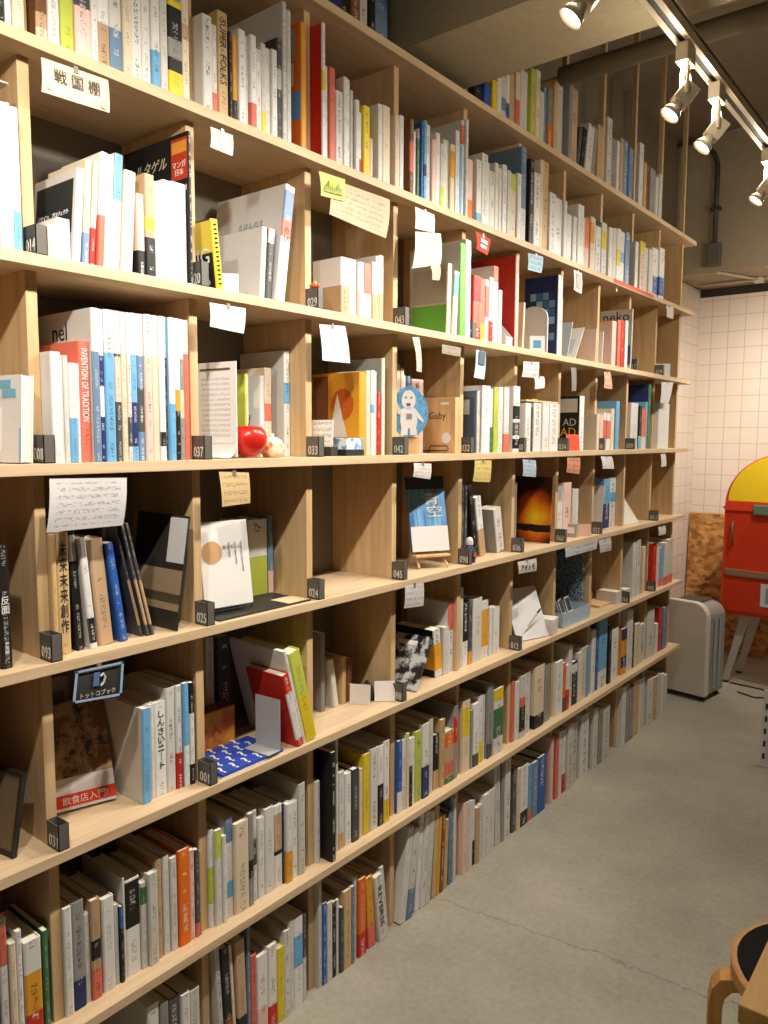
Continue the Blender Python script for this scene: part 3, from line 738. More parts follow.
(6,-1,0.6469,0.0114,0.200,-0.012,0,0.135,'W',0),
(6,-1,0.6589,0.0198,0.200,-0.009,0,0.137,'W C.0-1',0),
(6,0,0.7017,0.0201,0.190,-0.016,0,0.135,'M C0-.12 V.12-.25',0),
(6,0,0.7224,0.0209,0.200,-0.015,0,0.135,'W',0),
(6,0,0.7439,0.0247,0.190,-0.013,0,0.129,'L S.55-1',0),
(6,0,0.7692,0.0303,0.200,-0.010,0,0.134,'P D.42-1',0),
(6,0,0.8001,0.0132,0.200,-0.010,0,0.143,'W A.55-.72',0),
(6,0,0.8138,0.0247,0.200,-0.015,0,0.142,'W *V0-.38',0),
(6,0,0.8391,0.0252,0.200,-0.015,0,0.135,'W *U0-.38',0),
(6,0,0.8649,0.0176,0.200,-0.011,0,0.140,'C',0),
(6,0,0.8830,0.0233,0.220,-0.015,0,0.157,'W',0),
(6,0,0.9070,0.0195,0.210,-0.016,0,0.141,'W',0),
(6,0,0.9270,0.0188,0.205,-0.013,0,0.144,'W *S0-.34',0),
(6,0,0.9465,0.0171,0.215,-0.013,0,0.145,'I',0),
(6,0,0.9642,0.0336,0.179,-0.012,0,0.120,'K Y0-.26 Y.93-1 G.4-.6',0),
(6,0,0.9984,0.0188,0.197,-0.016,0,0.141,'C V.6-.75',0),
(6,1,1.0473,0.0250,0.185,-0.013,0,0.126,'W',0),
(6,1,1.0729,0.0140,0.175,-0.016,0,0.122,'W *r0-.24',0),
(6,1,1.0875,0.0264,0.208,-0.014,0,0.148,'T iSF',0),
(6,1,1.1145,0.0088,0.176,-0.011,0,0.121,'K',1),
(6,1,1.1239,0.0125,0.172,-0.011,0,0.119,'A K0-.25',1),
(6,1,1.1370,0.0195,0.189,-0.007,0,0.129,'W',0),
(6,1,1.1571,0.0116,0.184,-0.013,0,0.123,'W',1),
(6,1,1.1693,0.0168,0.190,-0.006,0,0.133,'W *r0-.27',0),
(6,1,1.1867,0.0157,0.169,-0.009,0,0.118,'W',0),
(6,1,1.2030,0.0140,0.187,-0.010,0,0.128,'W *Y0-.24',0),
(6,1,1.2176,0.0161,0.184,-0.015,0,0.124,'W',0),
(6,1,1.2343,0.0169,0.186,-0.010,0,0.126,'W',0),
(6,1,1.2518,0.0152,0.217,-0.012,0,0.148,'D I.5-.7',0),
(6,1,1.2676,0.0118,0.298,-0.009,0,0.202,'I',0),
(6,1,1.2800,0.0135,0.286,-0.009,0,0.199,'W',0),
(6,1,1.3302,0.0165,0.283,-0.014,0,0.190,'A cO n iALB',0),
(6,2,1.3930,0.0121,0.304,-0.007,0,0.194,'W Y.5-.65 cR',0),
(6,2,1.4057,0.0134,0.214,-0.013,0,0.150,'W',1),
(6,2,1.4197,0.0208,0.215,-0.008,0,0.147,'r',0),
(6,2,1.4411,0.0267,0.170,-0.008,0,0.118,'I',0),
(6,2,1.4684,0.0154,0.209,-0.006,0,0.147,'W',1),
(6,2,1.4848,0.0157,0.212,-0.014,0,0.152,'W',0),
(6,2,1.5017,0.0101,0.190,-0.013,0,0.137,'I',1),
(6,2,1.5131,0.0153,0.171,-0.006,0,0.117,'W',1),
(6,2,1.5297,0.0175,0.149,-0.015,0,0.106,'W *R0-.25',1),
(6,2,1.5485,0.0251,0.170,-0.010,0,0.122,'Y',0),
(6,2,1.5750,0.0134,0.098,-0.012,0,0.102,'C',1),
(6,2,1.6054,0.0179,0.192,-0.009,0,0.129,'W',1),
(6,2,1.6247,0.0323,0.196,-0.010,0,0.132,'C',0),
(6,2,1.6766,0.0199,0.188,-0.009,0,0.135,'C',1),
(6,2,1.6971,0.0186,0.193,-0.009,0,0.128,'W',1),
(6,3,1.7387,0.0188,0.196,-0.006,0,0.132,'M r.3-.7',1),
(6,3,1.7581,0.0174,0.172,-0.013,0,0.118,'W',1),
(6,3,1.7761,0.0117,0.157,-0.009,0,0.105,'E',1),
(6,3,1.7884,0.0059,0.187,-0.015,0,0.129,'W',1),
(6,3,1.7949,0.0095,0.206,-0.008,0,0.138,'B',1),
(6,3,1.8050,0.0144,0.212,-0.006,0,0.143,'S N.3-.45',1),
(6,3,1.8200,0.0219,0.208,-0.012,0,0.140,'W',0),
(6,3,1.8436,0.0192,0.173,-0.006,0,0.120,'P',1),
(6,3,1.8647,0.0213,0.198,-0.008,0,0.142,'W',1),
(6,3,1.8868,0.0210,0.174,-0.007,0,0.121,'I *L0-.33',1),
(6,3,1.9084,0.0207,0.194,-0.013,0,0.133,'W',1),
(6,3,1.9297,0.0092,0.197,-0.015,0,0.136,'C',1),
(6,3,1.9395,0.0225,0.189,-0.008,0,0.130,'C A.5-.9',1),
(6,3,1.9626,0.0216,0.233,-0.006,0,0.161,'W',0),
(6,3,1.9848,0.0178,0.201,-0.008,0,0.143,'S',1),
(6,3,2.0032,0.0159,0.276,-0.013,0,0.192,'W r.75-.95',1),
(6,3,2.0197,0.0126,0.281,-0.006,0,0.191,'W',0),
(6,3,2.0329,0.0284,0.173,-0.008,0,0.117,'P *O0-.32',1),
(6,4,2.0843,0.0275,0.185,-0.008,0,0.132,'W S0-.15',0),
(6,4,2.1124,0.0357,0.212,-0.007,0,0.141,'W',0),
(6,4,2.1487,0.0212,0.196,-0.014,0,0.136,'W',1),
(6,4,2.1705,0.0331,0.177,-0.015,0,0.122,'I',0),
(6,4,2.2042,0.0220,0.209,-0.014,0,0.147,'W',1),
(6,4,2.2268,0.0183,0.198,-0.013,0,0.140,'W',1),
(6,4,2.2457,0.0266,0.214,-0.010,0,0.143,'W',0),
(6,4,2.2729,0.0230,0.203,-0.008,0,0.145,'I',1),
(6,4,2.3016,0.0379,0.202,-0.014,0,0.145,'C L.75-1',0),
(6,4,2.3412,0.0266,0.212,-0.009,0,0.149,'W',1),
(6,4,2.3717,0.0353,0.307,-0.013,0,0.200,'U W0-.35',0),
(6,5,2.4300,0.0307,0.283,-0.012,0,0.201,'K',0),
(6,5,2.4613,0.0443,0.247,-0.011,0,0.173,'W',0),
(6,5,2.5062,0.0217,0.301,-0.012,0,0.194,'C',1),
(6,5,2.5285,0.0432,0.304,-0.014,0,0.205,'T',0),
(6,5,2.5723,0.0493,0.207,-0.007,0,0.149,'W',0),
(6,5,2.6222,0.0645,0.204,-0.015,0,0.144,'W',0),
(6,5,2.6873,0.0234,0.204,-0.006,0,0.146,'W',1),
(6,5,2.7125,0.0401,0.164,-0.007,0,0.118,'W',1),
(6,6,2.7756,0.0336,0.170,-0.012,0,0.114,'W',1),
(6,6,2.8098,0.0525,0.222,-0.008,0,0.200,'W',0),
(6,6,2.8629,0.0215,0.185,-0.012,0,0.129,'C',1),
(6,6,2.8850,0.0389,0.189,-0.013,0,0.136,'O P0-.4',1),
(6,6,2.9256,0.0366,0.201,-0.008,0,0.134,'C A.5-.9',1),
(6,6,2.9654,0.0211,0.202,-0.014,0,0.134,'W',1),
(6,6,2.9897,0.0495,0.201,-0.014,0,0.135,'W K.9-1',0),
(6,6,3.0443,0.0509,0.206,-0.013,0,0.146,'W Y.5-.85',0),
(6,7,3.1213,0.0400,0.203,-0.014,0,0.141,'W',1),
(6,7,3.1619,0.0391,0.209,-0.014,0,0.141,'I',1),
(6,7,3.2016,0.0417,0.215,-0.012,0,0.147,'W Y.3-.6',1),
(6,7,3.2439,0.0445,0.211,-0.014,0,0.149,'W S.4-.6',1),
(6,7,3.2890,0.0495,0.218,-0.010,0,0.151,'U',0),
(6,7,3.3962,0.0340,0.198,-0.006,0,0.132,'W',1),
(6,8,3.4670,0.0599,0.215,-0.011,0,0.149,'C Y.8-1',0),
(6,8,3.5275,0.0429,0.198,-0.014,0,0.139,'I',1),
(6,8,3.5710,0.0517,0.198,-0.007,0,0.136,'W',0),
(6,8,3.6261,0.0733,0.217,-0.013,0,0.150,'W *B.05-.42',0),
(6,8,3.7043,0.0595,0.231,-0.006,0,0.165,'W *B.05-.42',0),
(6,8,3.7645,0.0251,0.188,-0.013,0,0.126,'W',1),
(7,1,1.3391,0.0309,0.250,-0.025,0,0.172,'U',0),
(7,2,1.3930,0.0359,0.250,-0.027,0,0.171,'D',0),
(7,2,1.4348,0.0469,0.250,-0.022,0,0.173,'N',0),
(7,2,1.4842,0.0277,0.240,-0.029,0,0.161,'K',0),
(7,2,1.5137,0.0346,0.250,-0.021,0,0.175,'M',0),
(7,2,1.5510,0.0330,0.250,-0.028,0,0.173,'I',0),
(7,2,1.5886,0.0226,0.250,-0.024,0,0.178,'K',0),
(7,2,1.6140,0.0514,0.250,-0.027,0,0.167,'U',0),
(7,4,2.0843,0.0472,0.054,-0.020,0,0.097,'K',1),
(7,4,2.1321,0.0351,0.072,-0.015,0,0.102,'B',1),
(7,4,2.1678,0.0092,0.082,-0.016,0,0.101,'M',1),
(7,4,2.1776,0.0279,0.098,-0.014,0,0.102,'Y',1),
(7,4,2.2062,0.0286,0.117,-0.014,0,0.096,'W',1),
(7,4,2.2353,0.0321,0.131,-0.016,0,0.098,'I U.2-.5',1),
(7,4,2.2680,0.0229,0.147,-0.017,0,0.105,'W B.0-.4',1),
(7,4,2.2915,0.0304,0.160,-0.018,0,0.106,'T',1),
(7,4,2.3271,0.0290,0.176,-0.015,0,0.122,'C r.0-.5',1),
(7,4,2.3590,0.0479,0.194,-0.016,0,0.136,'I',0),
(7,5,2.4330,0.0300,0.223,-0.016,0,0.149,'L',0),
(7,5,2.4654,0.0294,0.229,-0.014,0,0.163,'C',0),
(7,5,2.4973,0.0299,0.170,-0.015,0,0.120,'I',1),
(7,5,2.5297,0.0279,0.197,-0.021,0,0.138,'U',1),
(7,5,2.5615,0.0349,0.206,-0.018,0,0.144,'G O0-.4',0),
(7,5,2.6024,0.0292,0.244,-0.015,0,0.175,'T',0),
(7,5,2.6322,0.0379,0.268,-0.016,0,0.192,'I',0),
(7,5,2.6707,0.0523,0.249,-0.037,0,0.174,'G',0),
(7,5,2.7236,0.0290,0.292,-0.015,0,0.204,'G',0),
(7,6,2.7756,0.0603,0.287,-0.034,0,0.192,'V',0),
(7,6,2.8375,0.0281,0.168,-0.037,9,0.115,'D',1),
(7,6,2.8675,0.0330,0.175,-0.036,9,0.118,'K',1),
(7,6,2.9025,0.0540,0.198,-0.031,9,0.133,'I',0),
(7,6,2.9659,0.0414,0.209,-0.037,7,0.141,'G',0),
(7,6,3.0349,0.0546,0.232,-0.038,0,0.159,'V',0),
(7,7,3.1213,0.0482,0.287,-0.035,0,0.196,'I',0),
(7,7,3.1701,0.0512,0.220,-0.036,0,0.148,'G',0),
(7,7,3.2219,0.0326,0.223,-0.034,0,0.160,'I',1),
(7,7,3.2551,0.0332,0.243,-0.032,0,0.170,'V',1),
(7,7,3.2891,0.0528,0.246,-0.033,0,0.168,'U',0),
(7,7,3.3476,0.0504,0.232,-0.030,0,0.155,'U',0),
(7,8,3.4943,0.0476,0.295,-0.039,0,0.203,'I',0),
(7,8,3.5482,0.0339,0.225,-0.037,0,0.160,'T',1),
(7,8,3.5864,0.0301,0.228,-0.039,0,0.153,'M',1),
(7,8,3.6230,0.0638,0.220,-0.035,0,0.153,'G',0),
(7,8,3.6958,0.0339,0.199,-0.035,0,0.143,'I',1),
(7,8,3.7501,0.0395,0.226,-0.037,0,0.162,'I',1),
]

# ------------------------------------------------------------------ books
def parse(look):
    t = look.split(); base = t[0]; segs = []; obi = None; cov = None; text = True; ident = None
    for s in t[1:]:
        if s == 'n': text = False
        elif s[0] == 'i': ident = s[1:]
        elif s[0] == 'c' and len(s) == 2: cov = s[1]
        else:
            o = s[0] == '*'; s = s.lstrip('*'); a, e = s[1:].split('-')
            if o: obi = (s[0], float(a), float(e))
            else: segs.append((s[0], float(a), float(e)))
    return base, segs, obi, cov, text, ident
def u_section(d, w, e, c):
    outer = [(-d, 0), (-e, 0), (-e*.3, e*.3), (0, e), (0, w-e), (-e*.3, w-e*.3), (-e, w), (-d, w)]
    inner = [(-d, w-c), (-c*1.2, w-c), (-c*1.2, c), (-d, c)]
    return outer, inner
def add_cover(b, d, w, h, levels, mats, spine_m, cov_i, hard, at=Matrix()):
    e = min(.0035, w*.3); c = min(.0022 if hard else .0009, w*.2)
    outer, inner = u_section(d, w, e, c)
    def P(p, z): return tuple(at @ Vector((p[0], p[1], z)))
    for (z0, z1, mi) in levels:
        for i in range(7):
            p, q = outer[i], outer[i+1]; sp = 1 <= i <= 5
            uv = None
            if sp:
                u0, u1 = p[1]/w, q[1]/w
                uv = ((u0, z0/w), (u1, z0/w), (u1, z1/w), (u0, z1/w))
            b.quad(P(p, z0), P(q, z0), P(q, z1), P(p, z1), mi if sp else cov_i, uv)
    for i in range(3): b.quad(P(inner[i], 0), P(inner[i+1], 0), P(inner[i+1], h), P(inner[i], h), cov_i)
    for z in (0, h):
        o = [P(p, z) for p in outer]; n = [P(p, z) for p in inner]
        b.quad(o[0], o[1], n[2], n[3], cov_i); b.ngon([o[1], o[2], o[3], n[2]], cov_i); b.quad(o[3], o[4], n[1], n[2], cov_i)
        b.ngon([o[4], o[5], o[6], n[1]], cov_i); b.quad(o[6], o[7], n[0], n[1], cov_i)
    for a, bb in ((outer[0], inner[3]), (inner[0], outer[7])): b.quad(P(a, 0), P(bb, 0), P(bb, h), P(a, h), cov_i)
    return c
def levels_of(base, segs, h, mats, text):
    cuts = sorted({0.0, 1.0} | {s[1] for s in segs} | {s[2] for s in segs}); out = []
    for a, e in zip(cuts, cuts[1:]):
        if e-a < .004: continue
        code = base
        for s in segs:
            if s[1]-.001 <= a and e <= s[2]+.001: code = s[0]
        m = spine(code, text)
        if m not in mats: mats.append(m)
        out.append((a*h, e*h, mats.index(m)))
    return out
BAYN = ['first', 'second', 'third', 'fourth', 'fifth', 'sixth', 'seventh', 'eighth', 'ninth', 'tenth', 'eleventh', 'twelfth', 'thirteenth', 'fourteenth', 'fifteenth',
        'sixteenth', 'seventeenth', 'eighteenth', 'nineteenth', 'twentieth', 'twenty-first', 'twenty-second', 'twenty-third', 'twenty-fourth']
ROWN = {7: 'top row under the ceiling', 6: 'second row down', 5: 'third row down', 4: 'fourth row down', 3: 'fifth row down', 2: 'sixth row down', 1: 'seventh row down', 0: 'floor row'}
NAMED = dict(SF='tan book with black capital lettering along its spine', ALB='orange picture album with a blue patch', BLK='white book whose cover carries a black square',
    MNG='black comics magazine with red corner panel', SGN='yellow ring-bound book with black lettered cover', PIC='big leaning white picture book with blue and red title',
    GRB='grey book with green lower cover', GRM='large pale magazine with big masthead and orange spot', PHO='tall blue photo book', TRA='orange book with white capital letters on its spine',
    NEL='white topped magazine whose cover shows big letters nel', PYR='amber picture book showing a white pyramid', DRK='slate blue covered book with white label',
    ADD='black book with AD lettering on its cover', HAN='black book with large white vertical title', MIR='tan book with large black vertical title',
    SHI='white book with black hiragana title', REV='leaning white book lettered REVERSE')
def kind_of(w, h):
    if h > .245 and w < .014: return 'magazine'
    if h < .16: return 'paperback'
    return 'book'
def describe(base, segs, obi, w, h, lean, ident):
    if ident in NAMED: return NAMED[ident]
    k = kind_of(w, h)
    ws = []
    if k == 'book' and h > .245: ws.append('tall')
    if w > .026: ws.append('thick')
    elif w < .008 and k != 'magazine': ws.append('thin')
    if abs(lean) > 2: ws.append('leaning')
    ws = ws[:2] + [CNAME[base]] + [k]
    if obi: ws += ['with', CNAME[obi[0]], 'paper', 'band']
    elif segs:
        s = max(segs, key=lambda q: q[2]-q[1]); mid = (s[1]+s[2])/2
        ws += ['with', CNAME[s[0]], 'top' if mid > .7 else 'foot' if mid < .3 else 'middle']
    return ' '.join(ws)
rest = MB(); rest_mats = [PAGE]; order = {}
IDB = {}
for (j, k, y, w, h, xs, lean, dep, look, far) in BOOKS:
    base, segs, obi, cov, text, ident = parse(look)
    order[(j, k)] = n = order.get((j, k), 0) + 1
    hard = w > .018 and h > .17; lr = math.radians(lean)
    zf = SH[j] + .0004 + (w*math.sin(lr) if lean > 0 else 0)
    M = Matrix.Translation((xs, y, zf)) @ Matrix.Rotation(-lr, 4, 'X')
    cm = cover(cov or base)
    if far:
        if cm not in rest_mats: rest_mats.append(cm)
        c = add_cover(rest, dep, w, h, levels_of(base, segs + ([obi] if obi else []), h, rest_mats, text), rest_mats, None, rest_mats.index(cm), hard, M)
        i0 = len(rest.v); rest.box(-dep+.003, -c*1.3, c, w-c, .001, h-.0015, 0)
        for q in range(i0, len(rest.v)): rest.v[q] = tuple(M @ Vector(rest.v[q]))
        continue
    mats = [cm]; b = MB(); lv = levels_of(base, segs, h, mats, text)
    c = add_cover(b, dep, w, h, lv, mats, None, 0, hard)
    kd = kind_of(w, h)
    o = b.build(kd, mats, weld=False); o.matrix_world = M
    lab = '%s, %s from left, %s, %s bay' % (describe(base, segs, obi, w, h, lean, ident), BAYN[n-1], ROWN[j], BAYN[k+1])
    if len(lab.split()) > 16: lab = lab.replace(' paper band', ' band').replace(' under the ceiling', '').replace(' from left', '')
    if len(lab.split()) > 16: lab = lab.replace('leaning ', '', 1)
    tag(o, lab, {'paperback': 'book'}.get(kd, kd), {7: 'books on the top row', 6: 'books on the second row', 5: 'books on the third row', 4: 'books on the fourth row', 3: 'books on the fifth row', 2: 'books on the sixth row', 1: 'books on the seventh row', 0: 'books on the floor row'}[j])
    p = MB(); ins = .0025 if hard else .0006
    p.box(-dep+.003, -c*1.3, c, w-c, ins, h-ins); p.build('pages', PAGE, o)
    if obi:
        q = MB(); d2 = min(dep*.95, .12); z0, z1 = obi[1]*h+.0004, obi[2]*h; e = min(.0035, w*.3)
        ou, _ = u_section(d2, w, e, .001)
        g = [(px + (.0004 if 1 <= i <= 6 else 0), py + (-.0003 if py < w/2 else .0003)) for i, (px, py) in enumerate(ou)]
        for i in range(7):
            (ax, ay), (bx, by) = g[i], g[i+1]
            q.quad((ax, ay, z0), (bx, by, z0), (bx, by, z1), (ax, ay, z1), 0, ((max(0,min(1,ay/w)), z0/w), (max(0,min(1,by/w)), z0/w), (max(0,min(1,by/w)), z1/w), (max(0,min(1,ay/w)), z1/w)) if 1 <= i <= 5 else ((0,0),)*4)
        bo = q.build('paper_band', spine(obi[0]), o, weld=False); bo['label'] = CNAME[obi[0]] + ' paper band'
    if ident: IDB[ident] = (o, w, h, dep)
r = rest.build('book', rest_mats, weld=False); r['kind'] = 'stuff'
tag(r, 'remaining slim and distant books filling the gaps on every row of the bookcase', 'book')

# lettering and pictures on single books
def patch(parent, name, x0, x1, z0, z1, mat, off=.0005):
    b = MB(); b.box(x0, x1, -off, .0, z0, z1); return b.build(name, mat, parent)
def decor():
    o, w, h, d = IDB['SF']; lettering('SUPER  FOLKS', .02, (.0002, w/2, h*.62), 'Xd', INK, o, width=h*.62, height=w*.62)
    o, w, h, d = IDB['REV']; lettering('REVERSE', .02, (.0002, w*.5, h*.52), 'Xd', INK, o, width=h*.62, height=w*.52)
    o, w, h, d = IDB['TRA']; lettering('INVENTION OF TRADITION', .02, (.0002, w/2, h*.64), 'Xd', WHITE, o, width=h*.6, height=w*.58)
    o, w, h, d = IDB['SHI']; lettering('しんさいニート', .02, (.0002, w*.62, h*.6), 'Xd', INK, o) if False else lettering('\n'.join('しんさいニト'.replace('ニト', 'ニ｜ト')), w*.5, (.0002, w*.55, h*.6), 'X', INK, o, width=w*.62, height=h*.62)
    o, w, h, d = IDB['HAN']; lettering('反\n面', w*.8, (.0002, w*.5, h*.52), 'X', WHITE, o, width=w*.72); lettering('伊\n岡\n瞬', w*.4, (.0002, w*.5, h*.17), 'X', WHITE, o, width=w*.36)
    o, w, h, d = IDB['MIR']; lettering('未\n来\n未\n来\n創\n作', w*.6, (.0002, w*.5, h*.55), 'X', INK, o, width=w*.66, height=h*.74)
    o, w, h, d = IDB['BLK']; patch(o, 'cover_panel', -d*.93, -.012, h*.32, h*.9, plain((40,46,46), .5)); lettering('デザイン、プロジェクト', .01, (-d*.52, -.0006, h*.56), 'Y', WHITE, o, width=d*.72)
    o, w, h, d = IDB['MNG']; patch(o, 'cover_panel', -.055, -.003, h*.70, h*.97, plain((186,60,38), .5)); patch(o, 'cover_strip', -.053, -.005, h*.875, h*.95, plain((226,150,60), .5), .0008)
    lettering('マンガ\n日本', .016, (-.029, -.0008, h*.775), 'Y', plain((240,220,205), .6), o, width=.042); lettering('トルタゲル', .03, (-.135, -.0006, h*.84), 'Y', plain((196,186,160), .5), o, width=.13, shear=.3)
    lettering('11', .014, (-.012, -.0006, h*.64), 'Y', WHITE, o, height=.012)
    o, w, h, d = IDB['SGN']; patch(o, 'cover_panel', -d*.98, -.004, h*.02, h*.52, plain((38,36,34), .5)); patch(o, 'cover_top', -d*.98, -.004, h*.53, h*.98, plain((232,206,84), .5)); lettering('SIG\nNS', .03, (-.045, -.0006, h*.33), 'Y', WHITE, o, width=.06)
    b = MB()
    for i in range(14): b.lathe([(.0036, 0), (.0036, .0022), (.0022, .0022), (.0022, 0)], 10, (.001, w*.5, h*(.08+.064*i)))
    b.build('ring_binding', plain((40,38,36), .4), o)
    o, w, h, d = IDB['PIC']; lettering('えほんのえ', .016, (-d*.45, -.0004, h*.70), 'Y', plain((110,150,178), .6), o, width=d*.36); lettering('■ き う', .016, (-d*.45, -.0004, h*.645), 'Y', plain((214,80,50), .6), o, width=d*.28)
    lettering('えほんの\nえ', w*.5, (.0002, w*.5, h*.85), 'X', plain((88,130,160), .6), o, width=w*.7) if False else None
    lettering('め\nい', w*.6, (.0002, w*.5, h*.58), 'X', plain((214,90,60), .6), o, height=h*.13)
    o, w, h, d = IDB['GRB']; patch(o, 'cover_band', -d+.001, -.003, .002, h*.42, plain((112,190,72), .5)); patch(o, 'cover_panel', -d+.004, -.006, h*.45, h*.93, plain((186,180,170), .6))
    o, w, h, d = IDB['GRM']; patch(o, 'masthead', -d+.004, -.008, h*.78, h*.95, plain((176,188,180), .5)); lettering('an', .05, (-.06, -.0006, h*.85), 'Y', plain((206,214,150), .5), o, height=h*.08)
    patch(o, 'cover_strip', -.042, -.004, h*.04, h*.74, plain((116,190,76), .5)); patch(o, 'cover_spot', -.13, -.085, h*.66, h*.75, plain((226,130,40), .5))
    o, w, h, d = IDB['PHO']
    cols = [(110,160,196), (70,110,160), (150,190,214), (40,60,90)]
    for a in range(4):
        for bb in range(6): patch(o, 'cover_square', -.012-.026*(a+1), -.014-.026*a, h*.2+.03*bb, h*.2+.027+.03*bb, plain(cols[(a*5+bb*3) % 4], .5))
    o, w, h, d = IDB['NEL']; lettering('nel', .07, (-d*.55, -.0004, h*.87), 'Y', INK, o, height=h*.12); patch(o, 'cover_picture', -d+.006, -.008, h*.05, h*.72, plain((176,170,160), .5))
    o, w, h, d = IDB['PYR']
    b = MB(); b.prism([(-.11, -.0002, h*.22), (-.045, -.0002, h*.22), (-.078, -.0002, h*.75)], (0, -.0008, 0)); b.build('cover_pyramid', plain((226,216,204), .5), o)
    b = MB(); b.prism([(-.06+.04*math.cos(i*math.pi/9), -.0002, h*.62+.042*math.sin(i*math.pi/9)) for i in range(18)], (0, -.0005, 0)); b.build('cover_sun', plain((196,92,30), .5), o)
    patch(o, 'cover_shadow', -d+.002, -.112, h*.03, h*.97, plain((116,70,40), .5))  # brown part of the printed cover picture
    o, w, h, d = IDB['DRK']; patch(o, 'cover_panel', -d+.008, -.012, h*.24, h*.9, plain((84,98,116), .5)); patch(o, 'cover_label', -d+.02, -.03, h*.62, h*.86, plain((220,216,208), .6), .0009)
    o, w, h, d = IDB['ADD']; lettering('AD AD', .03, (-d*.5, -.0004, h*.52), 'Y', plain((196,206,206), .5), o, width=d*.8); lettering('D  AD', .03, (-d*.5, -.0004, h*.34), 'Y', plain((226,186,60), .5), o, width=d*.8); lettering('AD', .03, (-d*.5, -.0004, h*.16), 'Y', plain((150,180,190), .5), o, width=d*.32)
    patch(o, 'cover_label', -d+.01, -.012, h*.70, h*.95, plain((222,218,208), .6))
    o, w, h, d = IDB['ALB']
    patch(o, 'cover_patch', -d*.8, -.004, h*.25, h*.47, plain((92,146,196), .5)); patch(o, 'cover_window', -d*.8, -.025, h*.52, h*.70, plain((226,196,180), .5)); patch(o, 'cover_stripes', -d*.9, -.02, h*.72, h*.97, plain((160,158,148), .5))
    patch(o, 'cover_corner', -d*.9, -.05, h*.03, h*.24, plain((220,110,90), .5))
decor()

